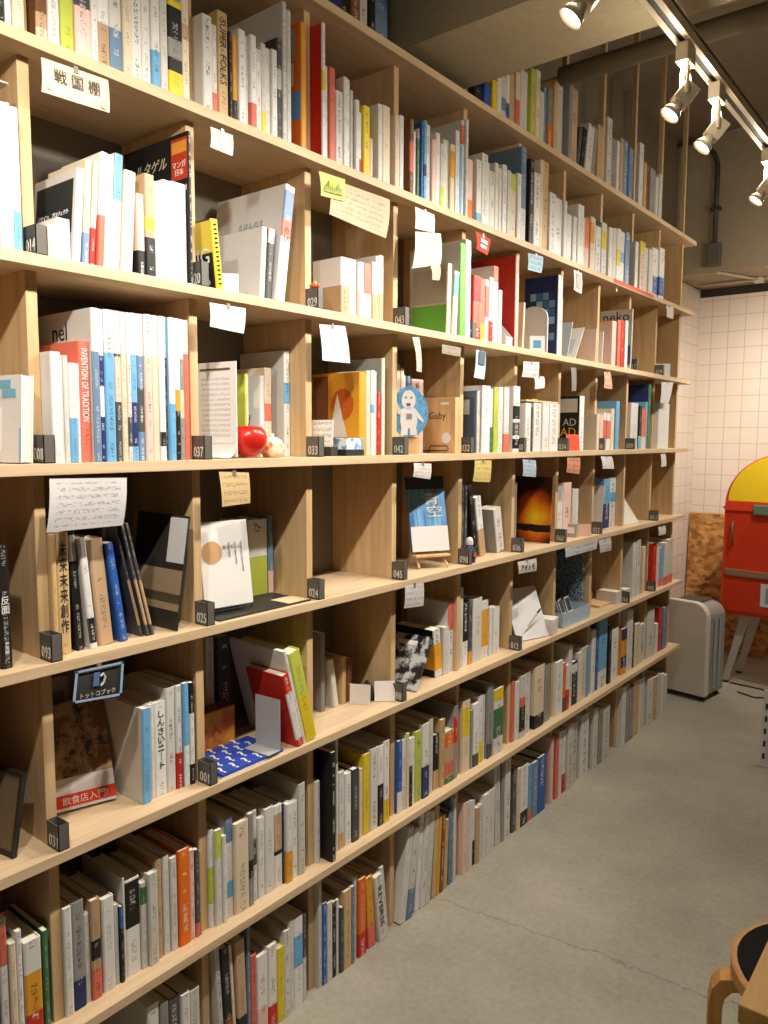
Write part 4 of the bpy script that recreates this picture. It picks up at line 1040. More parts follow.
# ------------------------------------------------------------------ cards, labels
CARDS = [  # name, offset from the shelf edge, colour, written rows, corners (y, z) TL TR BR BL, motif, label, category
('hanging_card',0.0035,(236, 218, 190),0,[(0.6973, 2.0869), (0.8212, 2.0934), (0.8213, 2.037), (0.695, 2.0305)],'SENGOKU','cream title card lettered 戦国棚 pinned under the second row','sign'),
('hanging_card',0.0035,(232, 228, 222),5,[(1.0507, 2.0836), (1.1094, 2.0837), (1.106, 2.041), (1.0476, 2.0422)],'','small white card with pale drawing, right of the black comics magazine','card'),
('hanging_card',0.012,(206, 210, 130),0,[(1.3595, 2.0766), (1.4527, 2.0811), (1.4443, 2.0277), (1.3643, 2.0215)],'GREEN','yellow-green picture card overlapping the large tan sheet','card'),
('hanging_sheet',0.0035,(222, 194, 160),7,[(1.4034, 2.0738), (1.6396, 2.079), (1.6185, 1.9763), (1.4003, 1.9885)],'','large tan handwritten sheet behind the yellow-green card','paper'),
('hanging_card',0.0035,(240, 234, 228),5,[(1.7504, 2.0869), (1.8427, 2.0861), (1.8408, 2.0355), (1.7479, 2.0282)],'','upper white note hanging left of the green magazine','card'),
('hanging_sheet',0.006,(224, 208, 194),6,[(1.748, 2.0201), (1.8715, 2.0401), (1.8681, 1.9531), (1.7292, 1.9173)],'','curled pale sheet hanging left of the green magazine','paper'),
('paper_strip',0.008,(228, 206, 160),0,[(1.8144, 1.9475), (1.8651, 1.9564), (1.8587, 1.9063), (1.8224, 1.9026)],'','narrow cream paper strip hanging below the curled pale sheet','paper'),
('hanging_card',0.0035,(204, 74, 54),3,[(2.0641, 2.0866), (2.149, 2.0795), (2.1319, 2.0267), (2.0656, 2.034)],'RED','red card with white label hanging above the red books','card'),
('hanging_card',0.0035,(176, 208, 224),3,[(2.3969, 2.0836), (2.5092, 2.091), (2.4927, 2.0319), (2.3931, 2.0271)],'','pale blue card hanging above the blue photo book','card'),
('hanging_card',0.0035,(236, 230, 222),0,[(2.7548, 2.0888), (2.8295, 2.0874), (2.8268, 2.01), (2.7558, 2.0144)],'FRAME','white bordered card with grey print, third row, seventh bay','card'),
('hanging_card',0.0035,(238, 234, 226),0,[(3.7818, 2.0947), (3.8838, 2.0999), (3.8843, 2.0426), (3.7882, 2.0404)],'','small blank white card above the last empty compartment, third row','card'),
('hanging_card',0.0035,(238, 236, 232),5,[(1.041, 1.7335), (1.1383, 1.7345), (1.13, 1.6798), (1.0389, 1.6846)],'','white note card above the lime book and red apple','card'),
('hanging_card',0.0035,(228, 232, 234),7,[(1.3681, 1.7274), (1.4621, 1.7338), (1.4788, 1.6439), (1.3768, 1.6428)],'','white note with blue edge hanging over the amber picture book','card'),
('paper_strip',0.0035,(222, 208, 186),6,[(1.7436, 1.7357), (1.7742, 1.7389), (1.7832, 1.6423), (1.7571, 1.6441)],'','narrow white strip hanging above the blue oval plaque','card'),
('shelf_label',0.0035,(160, 150, 130),2,[(1.8878, 1.7303), (1.9891, 1.7295), (1.9864, 1.7026), (1.8883, 1.704)],'','small grey label on the shelf edge above the wooden box','label'),
('hanging_card',0.0035,(206, 222, 228),0,[(2.0769, 1.7313), (2.1342, 1.7299), (2.1244, 1.6427), (2.0612, 1.6452)],'DARKTOP','pale blue card with dark picture above the slate blue book','card'),
('hanging_card',0.0035,(232, 226, 218),3,[(2.3809, 1.7196), (2.4961, 1.7261), (2.4881, 1.6707), (2.3682, 1.6665)],'','larger white handwritten card above the row of white files','card'),
('hanging_card',0.006,(236, 232, 226),0,[(2.4563, 1.6735), (2.5321, 1.6783), (2.5343, 1.638), (2.4585, 1.629)],'','small blank white card below a larger card, above the white files','card'),
('hanging_tag',0.0035,(140, 136, 126),0,[(2.7547, 1.726), (2.8011, 1.7294), (2.8018, 1.6404), (2.7603, 1.6383)],'','grey translucent tag hanging above the black AD book','tag'),
('hanging_card',0.0035,(226, 180, 152),3,[(3.0689, 1.7314), (3.1337, 1.7359), (3.1562, 1.666), (3.0681, 1.6655)],'','peach card hanging over the eighth bay, fourth row','card'),
('hanging_card',0.0035,(238, 232, 230),0,[(3.7589, 1.7296), (3.9312, 1.7396), (3.863, 1.631), (3.7428, 1.6312)],'','curled white card in the last bay of the fourth row','card'),
('hanging_sheet',0.0035,(214, 208, 206),7,[(0.6847, 1.3845), (0.837, 1.3806), (0.8236, 1.2913), (0.6731, 1.2915)],'','wide white handwritten notice with grey arc above the black magazines','notice'),
('hanging_card',0.0035,(222, 188, 136),4,[(1.0579, 1.3849), (1.1413, 1.3805), (1.1425, 1.3131), (1.0634, 1.3098)],'','tan note card above the stand with the white book','card'),
('hanging_card',0.0035,(222, 214, 204),4,[(1.7545, 1.3875), (1.8409, 1.3837), (1.8331, 1.3385), (1.7476, 1.3492)],'','white card hanging above the blue book on the easel','card'),
('hanging_card',0.0035,(216, 190, 110),4,[(2.0787, 1.3882), (2.1809, 1.3861), (2.1702, 1.3153), (2.0646, 1.323)],'','tan and yellow curled card above the leaning black book','card'),
('hanging_card',0.0035,(176, 196, 206),4,[(2.3917, 1.3854), (2.4889, 1.3799), (2.4871, 1.3205), (2.3898, 1.3277)],'','pale blue card hanging above the sunset magazine','card'),
('hanging_card',0.0035,(222, 146, 112),3,[(2.7442, 1.3847), (2.8617, 1.3826), (2.854, 1.3192), (2.734, 1.3302)],'','salmon card hanging above the pink books','card'),
('hanging_card',0.0035,(232, 226, 216),0,[(3.0627, 1.3844), (3.1812, 1.3825), (3.2028, 1.3297), (3.0801, 1.3332)],'','blank white card hanging above the leaning white sheet, eighth bay','card'),
('hanging_card',0.0035,(240, 236, 228),0,[(3.7869, 1.3853), (3.8546, 1.3844), (3.8694, 1.3235), (3.7941, 1.3217)],'','narrow blank white card in the last bay of the fifth row','card'),
('hanging_card',0.0035,(58, 58, 56),0,[(0.7179, 1.033), (0.8164, 1.0299), (0.8099, 0.9648), (0.7097, 0.9753)],'TOTTOKO','black sign with pale blue border above the leaning picture book','sign'),
('hanging_card',0.0035,(206, 200, 194),4,[(1.7173, 1.0407), (1.8084, 1.0364), (1.8043, 0.969), (1.7102, 0.9778)],'','white card hanging over the black and white photo book','card'),
('hanging_card',0.0035,(216, 208, 198),0,[(2.3702, 1.028), (2.51, 1.0243), (2.509, 0.9785), (2.375, 0.9861)],'KANA','white card with bold black kana above the open white folder','sign'),
('shelf_label',0.0035,(206, 204, 200),2,[(2.7476, 1.0364), (3.0575, 1.0365), (3.047, 0.9991), (2.7546, 0.9979)],'','long white label strip on shelf edge above the speckled panel','label'),
('hanging_card',0.0035,(212, 206, 198),3,[(3.0658, 1.0334), (3.1962, 1.0338), (3.201, 0.9764), (3.0809, 0.9788)],'','small white card right of the long label strip','card'),
('hanging_card',0.0035,(232, 226, 216),0,[(3.7906, 1.0242), (3.8969, 1.0241), (3.9019, 0.9813), (3.7955, 0.9811)],'','small blank white card above the pink footed books, last bay','card'),
]
M_PIN = plain((168,160,148), .35, .6)
def sheet(b, q, x, curl=.004, nu=8, nv=6, th=.0005):
    """paper quad in the shelf-front plane, bent slightly; q = (y, z) TL TR BR BL"""
    (a, bb, c, d) = q
    def P(u, v, off=0):
        y = (a[0]*(1-u)+bb[0]*u)*(1-v) + (d[0]*(1-u)+c[0]*u)*v
        z = (a[1]*(1-u)+bb[1]*u)*(1-v) + (d[1]*(1-u)+c[1]*u)*v
        return (x + curl*math.sin(v*math.pi*.8)*(1+.3*math.cos(u*5)) + off, y, z)
    for i in range(nu):
        for j in range(nv):
            u0, u1, v0, v1 = i/nu, (i+1)/nu, j/nv, (j+1)/nv
            b.quad(P(u0, v1), P(u1, v1), P(u1, v0), P(u0, v0), 0, ((u0, 1-v1), (u1, 1-v1), (u1, 1-v0), (u0, 1-v0)))
            b.quad(P(u0, v0, -th), P(u1, v0, -th), P(u1, v1, -th), P(u0, v1, -th), 1)
for (nm, off, col, rows, q, motif, lab, cat) in CARDS:
    col = tuple(int(v*.9) for v in col)
    b = MB(); curl = .006 if 'strip' in nm or 'sheet' in nm else .003
    if nm == 'shelf_label': curl = .0006
    cy = sum(p[0] for p in q)/4; ct = max(p[1] for p in q)
    ql = [(p[0]-cy, p[1]-ct) for p in q]
    sheet(b, ql, 0, curl)
    o = b.build(nm, [paper_mat(col, rows), plain(tuple(int(v*.95) for v in col), .8, 0, .2)], smooth=True, weld=False)
    o.location = (off, cy, ct); tag(o, lab, cat, 'cards and notes hung along the shelf edges')
    tl, tr, br, bl = [Vector((curl*1.4+.0005, p[0], p[1])) for p in ql]
    def at(u, v): return (tl*(1-u)+tr*u)*(1-v) + (bl*(1-u)+br*u)*v
    rx = (tr-tl+br-bl).normalized(); ux = (tl-bl+tr-br); ux = (ux - rx*ux.dot(rx)).normalized(); bas = (tuple(rx), tuple(ux)); wd = (tr-tl).length; hg = (tl-bl).length
    if motif == 'SENGOKU':
        lettering('戦 国 棚', .03, at(.5, .42), 'X', plain((84,74,62), .7), o, width=wd*.68, basis=bas)
        for u, v in ((.1, .78), (.9, .85)):
            c0 = at(u, v); d = MB(); d.prism([c0 + (rx*math.cos(k*.785)+ux*math.sin(k*.785))*.006 for k in range(8)], (.0004, 0, 0)); d.build('printed_crest', plain((196,180,160), .7), o)
    elif motif == 'GREEN':
        d = MB()
        for i in range(9):
            c0 = at(.16+.085*i, .80); hh = hg*(.25+.3*((i*7) % 5)/5)
            d.prism([c0-rx*.004, c0+rx*.004, c0+rx*.001+ux*hh, c0-rx*.001+ux*hh], (.0005, 0, 0))
        d.build('printed_leaves', plain((150,158,70), .7), o)
        c0 = at(.42, .4); d = MB(); d.prism([c0+(rx*math.cos(k*.785)+ux*math.sin(k*.785))*.008 for k in range(8)], (.0006, 0, 0)); d.build('printed_flower', plain((226,190,60), .7), o)
    elif motif == 'RED':
        for v0, v1 in ((.28, .48), (.6, .78)):
            d = MB(); d.prism([at(.28, v1), at(.78, v1), at(.78, v0), at(.28, v0)], (.0006, 0, 0)); d.build('white_label', WHITE, o)
    elif motif == 'FRAME':
        d = MB(); d.prism([at(.22, .85), at(.8, .85), at(.8, .15), at(.22, .15)], (.0006, 0, 0)); d.build('print_area', plain((170,164,156), .7), o)
    elif motif == 'DARKTOP':
        d = MB(); d.prism([at(.2, .5), at(.85, .5), at(.85, .02), at(.2, .02)], (.0006, 0, 0)); d.build('dark_picture', plain((70,92,108), .6), o)
    elif motif == 'TOTTOKO':
        for (u0, u1, v0, v1) in ((0, 1, 0, .06), (0, 1, .93, 1), (0, .05, 0, 1), (.95, 1, 0, 1)):
            d = MB(); d.prism([at(u0, v1), at(u1, v1), at(u1, v0), at(u0, v0)], (.0006, 0, 0)); d.build('pale_blue_border', plain((150,176,200), .6), o)
        lettering('トットコブック', .02, at(.5, .80), 'X', plain((206,190,164), .7), o, width=wd*.72, basis=bas)
        d = MB(); d.prism([at(.38, .58), at(.5, .58), at(.5, .16), at(.38, .16)], (.0006, 0, 0)); d.build('blue_block', plain((84,112,158), .6), o)
        d = MB(); d.tube([at(.54, .6), at(.6, .5), at(.62, .35), at(.57, .24), at(.52, .3)], .0022, 6); d.build('white_swirl', plain((200,196,190), .6), o)
    elif motif == 'KANA':
        lettering('ウテナ書店'[:0] + 'アオトモ', .02, at(.5, .55), 'X', INK, o, width=wd*.75, basis=bas)
    if nm == 'hanging_card' and motif not in ('GREEN',):
        d = MB(); c0 = (tl+tr)/2; d.box(-.001, .002, c0.y-.004, c0.y+.004, c0.z-.008, c0.z+.004); d.build('clip', M_PIN, o)

# ------------------------------------------------------------------ number blocks
M_BLK = plain((96,92,85), .5); M_BLKN = plain((226,220,208), .6)
BLOCKS = [(5,0,'014'),(5,1,'020'),(5,2,'029'),(5,3,'043'),(5,4,'027'),(5,8,'017'),(5,9,'019'),(4,0,'008'),(4,1,'037'),(4,2,'033'),(4,3,'042'),(4,4,'032'),(4,5,'030'),(4,6,'034'),(4,7,'018'),(4,8,'009'),
          (3,0,'093'),(3,1,'025'),(3,2,'024'),(3,3,'045'),(3,4,'098'),(3,5,'036'),(3,6,'060'),(3,7,'022'),(3,9,'011'),(2,0,'031'),(2,1,'001'),(2,3,'088'),(2,5,'012'),(2,8,'016'),(2,9,'092')]
LIT = {(5,0),(5,1),(5,2),(5,3)}
for (j, k, num) in BLOCKS:
    y0 = UP(k)-T/2
    r = empty('number_block', 'small dark number block reading %s on the %s, %s upright' % (num, ROWN[j], BAYN[k+1]), 'number block', (-.0235, y0+T/2, SH[j]), group='numbered blocks standing before the uprights')
    w2, d2, h = T/2, .0205, .05
    b = MB()
    b.box(-d2, d2, -w2, -w2+.0014, .0004, h); b.box(-d2, d2, w2-.0014, w2, .0004, h); b.box(d2-.0014, d2, -w2, w2, .0004, h); b.box(-d2, -d2+.0014, -w2, w2, .0004, h); b.box(-d2, d2, -w2, w2, .0004, .002)
    b.build('block_case', M_BLK, r)
    lettering(num, .02, (.002, -w2, .0165), 'Y', M_BLKN, r, name='number', width=.031, height=.021)

# ------------------------------------------------------------------ things on the shelves
def flat_board(name, label, cat, c, w, h, th, rz, mat, tilt=0, group=None):
    """upright board: c = middle of the base, front faces local +X turned by rz, tilt leans the top back"""
    r = empty(name, label, cat, c, group=group, rot=(0, -tilt, rz)); return r
# apple
r = empty('apple', 'shiny red toy apple on the shelf edge before a lime book', 'apple', (-.046, 1.186, SH[4]))
R_ = .042; prof = []
for i in range(17):
    a = -math.pi/2 + math.pi*i/16; rr = R_*math.cos(a)*(1+.06*math.sin(a)); zz = R_*.97*(1+math.sin(a)) ; 
    if i > 12: zz -= .0024*(i-12)**1.25
    if i < 2: zz += .002*(2-i)
    prof.append((max(rr, .0004), zz))
b = MB(); b.lathe(prof, 32); b.build('fruit_body', plain((196,34,24), .28, 0, .4), r, smooth=True)
b = MB(); b.tube([(0,0,R_*1.55), (.001,.001,R_*1.95), (.004,.002,R_*2.3)], [.0018,.0014,.0022], 8); b.build('stem', plain((66,48,30), .6), r, smooth=True)
r = empty('fabric_pouch', 'small round floral pouch in cream and pink beside the apple', 'pouch', (-.052, 1.264, SH[4]))
b = MB(); b.lathe([(.0004, .0006), (.02, .001), (.028, .012), (.029, .026), (.022, .040), (.012, .047), (.0004, .049)], 24); 
m, nt, bs = new_mat('floral_cloth'); v = nt.nodes.new('ShaderNodeTexVoronoi'); v.inputs['Scale'].default_value = 60; nt.links.new(objco(nt), v.inputs['Vector'])
nt.links.new(ramp(nt, v.outputs['Distance'], [(.2, (226,120,90)), (.36, (236,196,120)), (.5, (232,214,190))]), bs.inputs['Base Color']); bs.inputs['Roughness'].default_value = .8
b.build('pouch_body', m, r, smooth=True)
b = MB(); b.lathe([(.004, .048), (.006, .052), (.003, .056), (.0004, .057)], 12); b.build('knot', m, r, smooth=True)
# leaflet stand beside 037
r = empty('leaflet_stand', 'white leaflet stand with printed sheet beside block 037', 'leaflet stand', (-.075, 1.118, SH[4]), rz=math.radians(4))
b = MB(); b.box(-.062, .062, 0, .003, .004, .212); b.build('back_plate', plain((236,234,230), .35), r, bevel=.001)
b = MB(); b.quad((-.056, -.0008, .034), (.054, -.0008, .034), (.054, -.0008, .192), (-.056, -.0008, .192), 0, ((0,0),(1,0),(1,1),(0,1))); b.build('printed_sheet', paper_mat((230,230,228), 14), r, weld=False)
b = MB(); b.box(-.05, .045, -.0016, -.0006, .1945, .1985); b.build('clip_bar', plain((90,88,84), .4), r)
b = MB()
for i in range(8):
    a0, a1 = math.pi/2*i/8, math.pi/2*(i+1)/8
    p = lambda a: (-.030*(1-math.cos(a)) , .030*(1-math.sin(a)) + .0006)
    (y0, z0), (y1, z1) = p(a0), p(a1)
    b.quad((-.062, y0, z0+.004*(0)), (.062, y0, z0), (.062, y1, z1), (-.062, y1, z1)); b.quad((-.062, y0+.002, z0+.002), (.062, y0+.002, z0+.002), (.062, y1+.002, z1+.002), (-.062, y1+.002, z1+.002))
b.build('curved_foot', plain((236,234,230), .35), r, smooth=True, weld=False)
# compartment 033
r = empty('card_stand', 'small white card standing on a base behind block 033', 'card', (-.062, 1.445, SH[4]), rz=math.radians(6))
b = MB(); b.quad((-.034, -.0012, .028), (.034, -.0012, .028), (.036, .004, .092), (-.034, .004, .092), 0, ((0,0),(1,0),(1,1),(0,1))); b.build('card', paper_mat((236,232,226), 4), r, weld=False)
b = MB(); b.prism([(-.034, 0, .024), (.034, 0, .024), (.034, .006, .092), (-.034, .006, .092)], (0, .0012, 0)); b.build('card_back', WHITE, r)
b = MB(); b.box(-.03, .03, .0, .03, .0006, .024); b.build('card_base', plain((60,56,50), .5), r, bevel=.001)
r = empty('gift_box', 'small pale blue patterned box on black base before the amber picture book', 'box', (-.05, 1.535, SH[4]))
b = MB(); b.box(-.03, .03, -.042, .03, .0005, .016); b.build('box_base', plain((44,42,38), .5), r, bevel=.001)
b = MB(); b.box(-.028, .028, -.04, .028, .0165, .046); 
m, nt, bs = new_mat('blue_cloud_print'); nt.links.new(ramp(nt, noise(nt, 60, objco(nt), 3), [(.42, (96,146,190)), (.55, (226,228,226))]), bs.inputs['Base Color'])
b.build('box_lid', m, r, bevel=.0015)
r = empty('green_mat', 'thin green paper mat lying under the picture books', 'mat', (-.06, 1.565, SH[4]))
b = MB(); b.box(-.05, .052, -.11, .145, .0001, .0004); o = b.build('mat_sheet', plain((96,140,84), .7), r); r.location.z += .0
# blue oval plaque with a white figure, the wooden box behind
r = empty('oval_plaque', 'blue oval plaque with a white bibbed figure, beside block 042', 'plaque', (-.048, 1.80, SH[4]+.001), rz=math.radians(38))
def oval(rx, rz_, cz, n=36): return [(rx*math.cos(2*math.pi*i/n)*(1-.10*math.sin(2*math.pi*i/n)), 0, cz+rz_*math.sin(2*math.pi*i/n)) for i in range(n)]
b = MB(); b.prism([(p[0], -.004, p[2]) for p in oval(.054, .073, .122)], (0, .008, 0)); 
m, nt, bs = new_mat('speckled_blue'); nt.links.new(ramp(nt, noise(nt, 150, objco(nt), 2), [(.35, (74,138,186)), (.6, (110,170,210))]), bs.inputs['Base Color']); b.build('oval_board', m, r, bevel=.001)
M_FIG = plain((232,226,220), .6)
b = MB(); b.prism([(p[0]-.002, -.0042, p[2]) for p in oval(.020, .028, .156, 20)], (0, -.0014, 0)); b.build('figure_head', M_FIG, r)
b = MB(); b.prism([(x, -.0042, z) for x, z in ((-.024,.128),(-.012,.134),(.012,.134),(.022,.126),(.024,.092),(.020,.074),(-.022,.074),(-.026,.094))], (0, -.0014, 0)); b.build('figure_body', M_FIG, r)
for pts in (((-.024,.126),(-.036,.150),(-.042,.146),(-.034,.116),(-.026,.112)), ((.022,.124),(.042,.098),(.040,.090),(.024,.104))):
    b = MB(); b.prism([(x, -.0044, z) for x, z in pts], (0, -.0013, 0)); b.build('figure_arm', M_FIG, r)
for s in (-1, 1):
    b = MB(); b.prism([(s*.012-.010, -.0044, .074), (s*.012+.009, -.0044, .074), (s*.014+.009, -.0044, .054), (s*.014-.011, -.0044, .054)], (0, -.0012, 0)); b.build('figure_leg', M_FIG, r)
b = MB()
for s in (-1, 1): b.lathe([(.0, 0), (.0036, 0), (.0036, .001), (.0, .001)], 10, (0, 0, 0)) if False else b.prism([(s*.008-.002+.0032*math.cos(k), -.0057, .162+.0032*math.sin(k)) for k in (0, 1.05, 2.1, 3.14, 4.2, 5.2)], (0, -.0005, 0))
b.prism([(x-.002, -.0057, z) for x, z in ((-.007,.146),(.007,.146),(.005,.138),(-.005,.138))], (0, -.0005, 0)); b.build('figure_face', plain((92,88,84), .6), r)
b = MB(); b.prism([(x, -.0057, z) for x, z in ((-.008,.116),(.008,.116),(.008,.100),(-.008,.100))], (0, -.0005, 0)); b.build('figure_bib', plain((130,140,150), .6), r)
b = MB(); b.box(-.035, -.001, .004, .034, 0, .05); b.build('brown_foot_block', plain((150,100,44), .5), r)
b = MB(); b.box(-.001, .03, .004, .02, 0, .05); b.build('foot_block', M_PINE, r)
r = empty('wooden_box', 'pale wooden box lettered Gaby behind the blue oval plaque', 'box', (-.098, 2.0, SH[4]), rz=0)
b = MB(); b.box(-.078, .078, 0, .036, .0006, .172); b.build('box_body', M_PINE, r, bevel=.002)
lettering('Gaby', .03, (.012, -.0006, .114), 'Y', plain((98,74,48), .6), r, width=.062)
b = MB(); b.box(.022, .054, -.001, 0, .150, .158); b.build('paper_label', WHITE, r)
b = MB(); b.prism([(.045+.017*math.cos(k*.393), 0, .048+.017*math.sin(k*.393)) for k in range(16)], (0, -.001, 0)); b.build('round_sticker', WHITE, r)
b = MB(); b.tube([(-.015, -.002, .008), (.05, -.002, .008), (.055, -.002, .015), (.05, -.002, .023), (-.012, -.002, .023), (-.018, -.002, .016), (-.015, -.002, .008)], .0018, 6); b.box(-.055, -.015, -.003, 0, .004, .009); b.build('metal_latch', plain((92,66,44), .4), r)
# row of white files: envelope and toys on top
r = empty('paper_envelope', 'cream envelope lying across the tops of the white files', 'envelope', (-.105, 2.585, SH[4]+.1685))
b = MB(); b.prism([(-.08,-.12,.010),(.08,-.12,.010),(.08,.13,.010),(-.08,.13,.010)], (0,0,.006)); b.build('envelope_body', plain((222,200,160), .7), r, bevel=.001)
b = MB(); b.prism([(.0805,-.12,.016),(.0805,.13,.016),(.03,.0,.0168)], (0,0,.0005)); b.build('envelope_flap', plain((206,184,142), .7), r)
b = MB(); b.box(.04,.0812,-.09,-.04,.0165,.02); b.build('yellow_sticker', plain((236,190,60), .6), r)
# red paper note
r = empty('paper_note', 'orange red paper note standing before the black AD book', 'paper', (-.02, 2.85, SH[4]))
b = MB(); b.quad((0,-.058,.0005),(0,.058,.0005),(-.006,.06,.064),(-.006,-.06,.064)); b.quad((-.0006,-.058,.0005),(-.0006,.058,.0005),(-.0066,.06,.064),(-.0066,-.06,.064)); b.build('note_sheet', plain((222,78,40), .7), r, weld=False)
# third row, far half
def slab(name, label, cat, x, y, z, w, h, th, mat, rz=0, tx=0, parts=()):
    """panel facing -Y (turned by rz), standing at (x, y, z), tx leans the top towards +Y"""
    r = empty(name, label, cat, (x, y, z+th*math.sin(tx)+.0004), rot=(-tx, 0, rz))
    b = MB(); b.box(-w/2, w/2, 0, th, .0005, h); b.build('panel', mat, r, bevel=min(.0012, th*.3))
    for (nm, x0, x1, z0, z1, m) in parts:
        b = MB(); b.box(x0, x1, -.0008, -.0001, z0, z1); b.build(nm, m, r)
    return r
r = empty('magazine_rack', 'white cut-corner magazine rack beside the big red book', 'rack', (-.04, 2.288, SH[5]))
for yy in (0, .04):
    b = MB(); b.prism([(-.17,yy,.0006),(.028,yy,.0006),(.028,yy,.03),(-.06,yy,.125),(-.17,yy,.125)], (0,.002,0)); b.build('side_panel', plain((224,218,210), .5), r)
b = MB(); b.box(-.17,.028,.002,.04,.0006,.0026); b.build('base_panel', plain((224,218,210), .5), r)
b = MB(); b.box(.026,.028,.002,.04,.0026,.03); b.build('front_panel', plain((224,218,210), .5), r)
slab('picture_board', 'beige illustrated board with small brown figures in front of the blue photo book', 'board', -.10, 2.44, SH[5], .13, .165, .012, plain((214,196,170), .6), 0, .05,
     [('printed_figure', -.03, -.01, .11, .13, plain((110,86,66), .6)), ('printed_figure', .0, .02, .11, .13, plain((90,76,62), .6)), ('printed_figure', -.04, .03, .05, .09, plain((222,186,130), .6)), ('yellow_spot', -.06, -.03, .06, .10, plain((234,206,70), .6))])
slab('picture_card', 'small white picture card with a blue flower before the beige board', 'card', -.03, 2.545, SH[5], .055, .06, .002, WHITE, math.radians(40), .12, [('blue_flower', -.014, .014, .016, .044, plain((90,160,208), .6))])
r = empty('round_top_folder', 'white round topped folder beside the blue photo book', 'folder', (-.08, 2.60, SH[5]))
b = MB(); b.prism([(-.06,0,.0006),(.06,0,.0006),(.06,0,.13)]+[(.06*math.cos(k*math.pi/10),0,.13+.045*math.sin(k*math.pi/10)) for k in range(1,10)]+[(-.06,0,.13)], (0,.006,0)); b.build('folder_cover', plain((228,224,218), .6), r)
b = MB(); b.box(-.05,-.03,-.0006,0,.06,.12); b.build('yellow_strip', plain((234,206,80), .6), r)
slab('leaflet', 'pale blue leaflet slumped against the side panel, third row', 'leaflet', -.10, 2.80, SH[5], .13, .15, .003, plain((188,206,214), .5), 0, .3)
slab('leaflet', 'curled white leaflet lying back beside the pale blue leaflet', 'leaflet', -.09, 2.86, SH[5], .12, .155, .003, plain((228,222,214), .5), 0, .55, [('printed_panel', -.03, .04, .03, .10, plain((200,196,188), .6))])
slab('board', 'pale pink board standing before the letter sign, third row', 'board', -.085, 3.04, SH[5], .12, .14, .006, plain((218,190,172), .6), 0, .06)
slab('folder', 'white slanted folder by the red framed picture', 'folder', -.07, 3.135, SH[5], .07, .14, .004, plain((230,226,220), .6), 0, .05)
r = slab('letter_sign', 'white sign lettered neko standing high in the eighth bay', 'sign', -.085, 3.392, SH[5], .15, .265, .006, plain((230,224,216), .6), 0, .02,
     [('red_frame', -.074, .05, .12, .20, plain((196,44,36), .5)), ('white_print', -.055, .03, .135, .185, plain((224,214,200), .6)), ('blue_print', -.03, .07, .02, .105, plain((70,108,156), .6))])
lettering('neko', .05, (0, -.001, .235), 'Y', INK, r, width=.12)
slab('blank_card', 'white blank card standing beside the block at the end of the third row', 'card', -.04, 3.90, SH[5], .07, .065, .002, WHITE, math.radians(30), .05)
b = MB(); b.box(.0002, .0012, UP(7)+.04, UP(8)+.16, SH[6]-.016, SH[6]-.001); tag(b.build('shelf_label', plain((206,84,56), .6)), 'long red label strip on the second row shelf edge', 'label', 'cards and notes hung along the shelf edges')
r = empty('hanging_charm', 'tiny gold star charm hanging under the long red label', 'charm', (.004, 3.165, SH[6]-.024))
b = MB(); b.tube([(0,0,.006),(0,0,-.012)], .0006, 5); b.build('cord', plain((120,90,50), .6), r)
b = MB(); b.prism([((0), (.011 if i % 2 == 0 else .005)*math.sin(i*math.pi/5), -.022+(.011 if i % 2 == 0 else .005)*math.cos(i*math.pi/5)) for i in range(10)], (.003,0,0)); b.build('star', plain((196,150,70), .4, .5), r)
r = empty('flower_ornament', 'small red and yellow paper flower on top of block 029', 'ornament', (-.022, UP(2), SH[5]+.0505))
b = MB()
for k in range(6): b.lathe([(.0004,0),(.006,.002),(.007,.007),(.0004,.012)], 8, (.008*math.cos(k*1.047), .008*math.sin(k*1.047)*.8, 0))
b.build('petals', plain((226,92,60), .6), r, smooth=True); b = MB(); b.lathe([(.0004,.002),(.006,.006),(.005,.014),(.0004,.017)], 10); b.build('flower_centre', plain((236,190,60), .6), r, smooth=True)
slab('name_card', 'small white printed card standing before the big white picture book', 'card', -.03, 1.115, SH[5], .05, .045, .0012, paper_mat((232,228,222), 4), math.radians(50), .2)
slab('flyer', 'grey printed magazine lying across the leftmost white books', 'magazine', -.09, .56, SH[5]+.265, .15, .004, .09, plain((168,160,150), .6))

# ------------------------------------------------------------------ fifth row
def standing_book(name, label, c, w, h, th, rz, tilt, mat_cover, parts, stand, texts=()):
    """book shown cover first: local +Y is the cover normal reversed; cover faces -Y before the turn rz"""
    r = empty(name, label, 'book', c, rot=(0, 0, 0)); r.rotation_euler = Matrix.Rotation(rz, 3, 'Z').to_euler()
    Mx = Matrix.Rotation(-tilt, 4, 'X')
    b = MB(); b.box(-w/2, w/2, 0, .0012, 0, h); b.box(-w/2, w/2, th-.0012, th, 0, h); b.box(-w/2, -w/2+.0012, 0, th, 0, h)
    o = b.build('cover', mat_cover, r); o.matrix_basis = Mx
    b = MB(); b.box(-w/2+.0012, w/2-.002, .0013, th-.0013, .0015, h-.0015); p = b.build('pages', PAGE, r); p.matrix_basis = Mx
    for (nm, x0, x1, z0, z1, m) in parts:
        b = MB(); b.box(x0, x1, -.0009, -.0001, z0, z1); q = b.build(nm, m, r); q.matrix_basis = Mx
    for (s, x, z, wd, ht, m) in texts:
        q = lettering(s, .02, (x, -.001, z), 'Y', m, r, width=wd, height=ht); q.matrix_basis = Mx @ q.matrix_basis
    return r
m, nt, bs = new_mat('blue_streak_cover'); c = objco(nt, (60, 1, 5)); f = noise(nt, 1.4, c, 3); s = nt.nodes.new('ShaderNodeSeparateXYZ'); nt.links.new(objco(nt), s.inputs[0])
top = math_(nt, 'GREATER_THAN', s.outputs[2], .195)
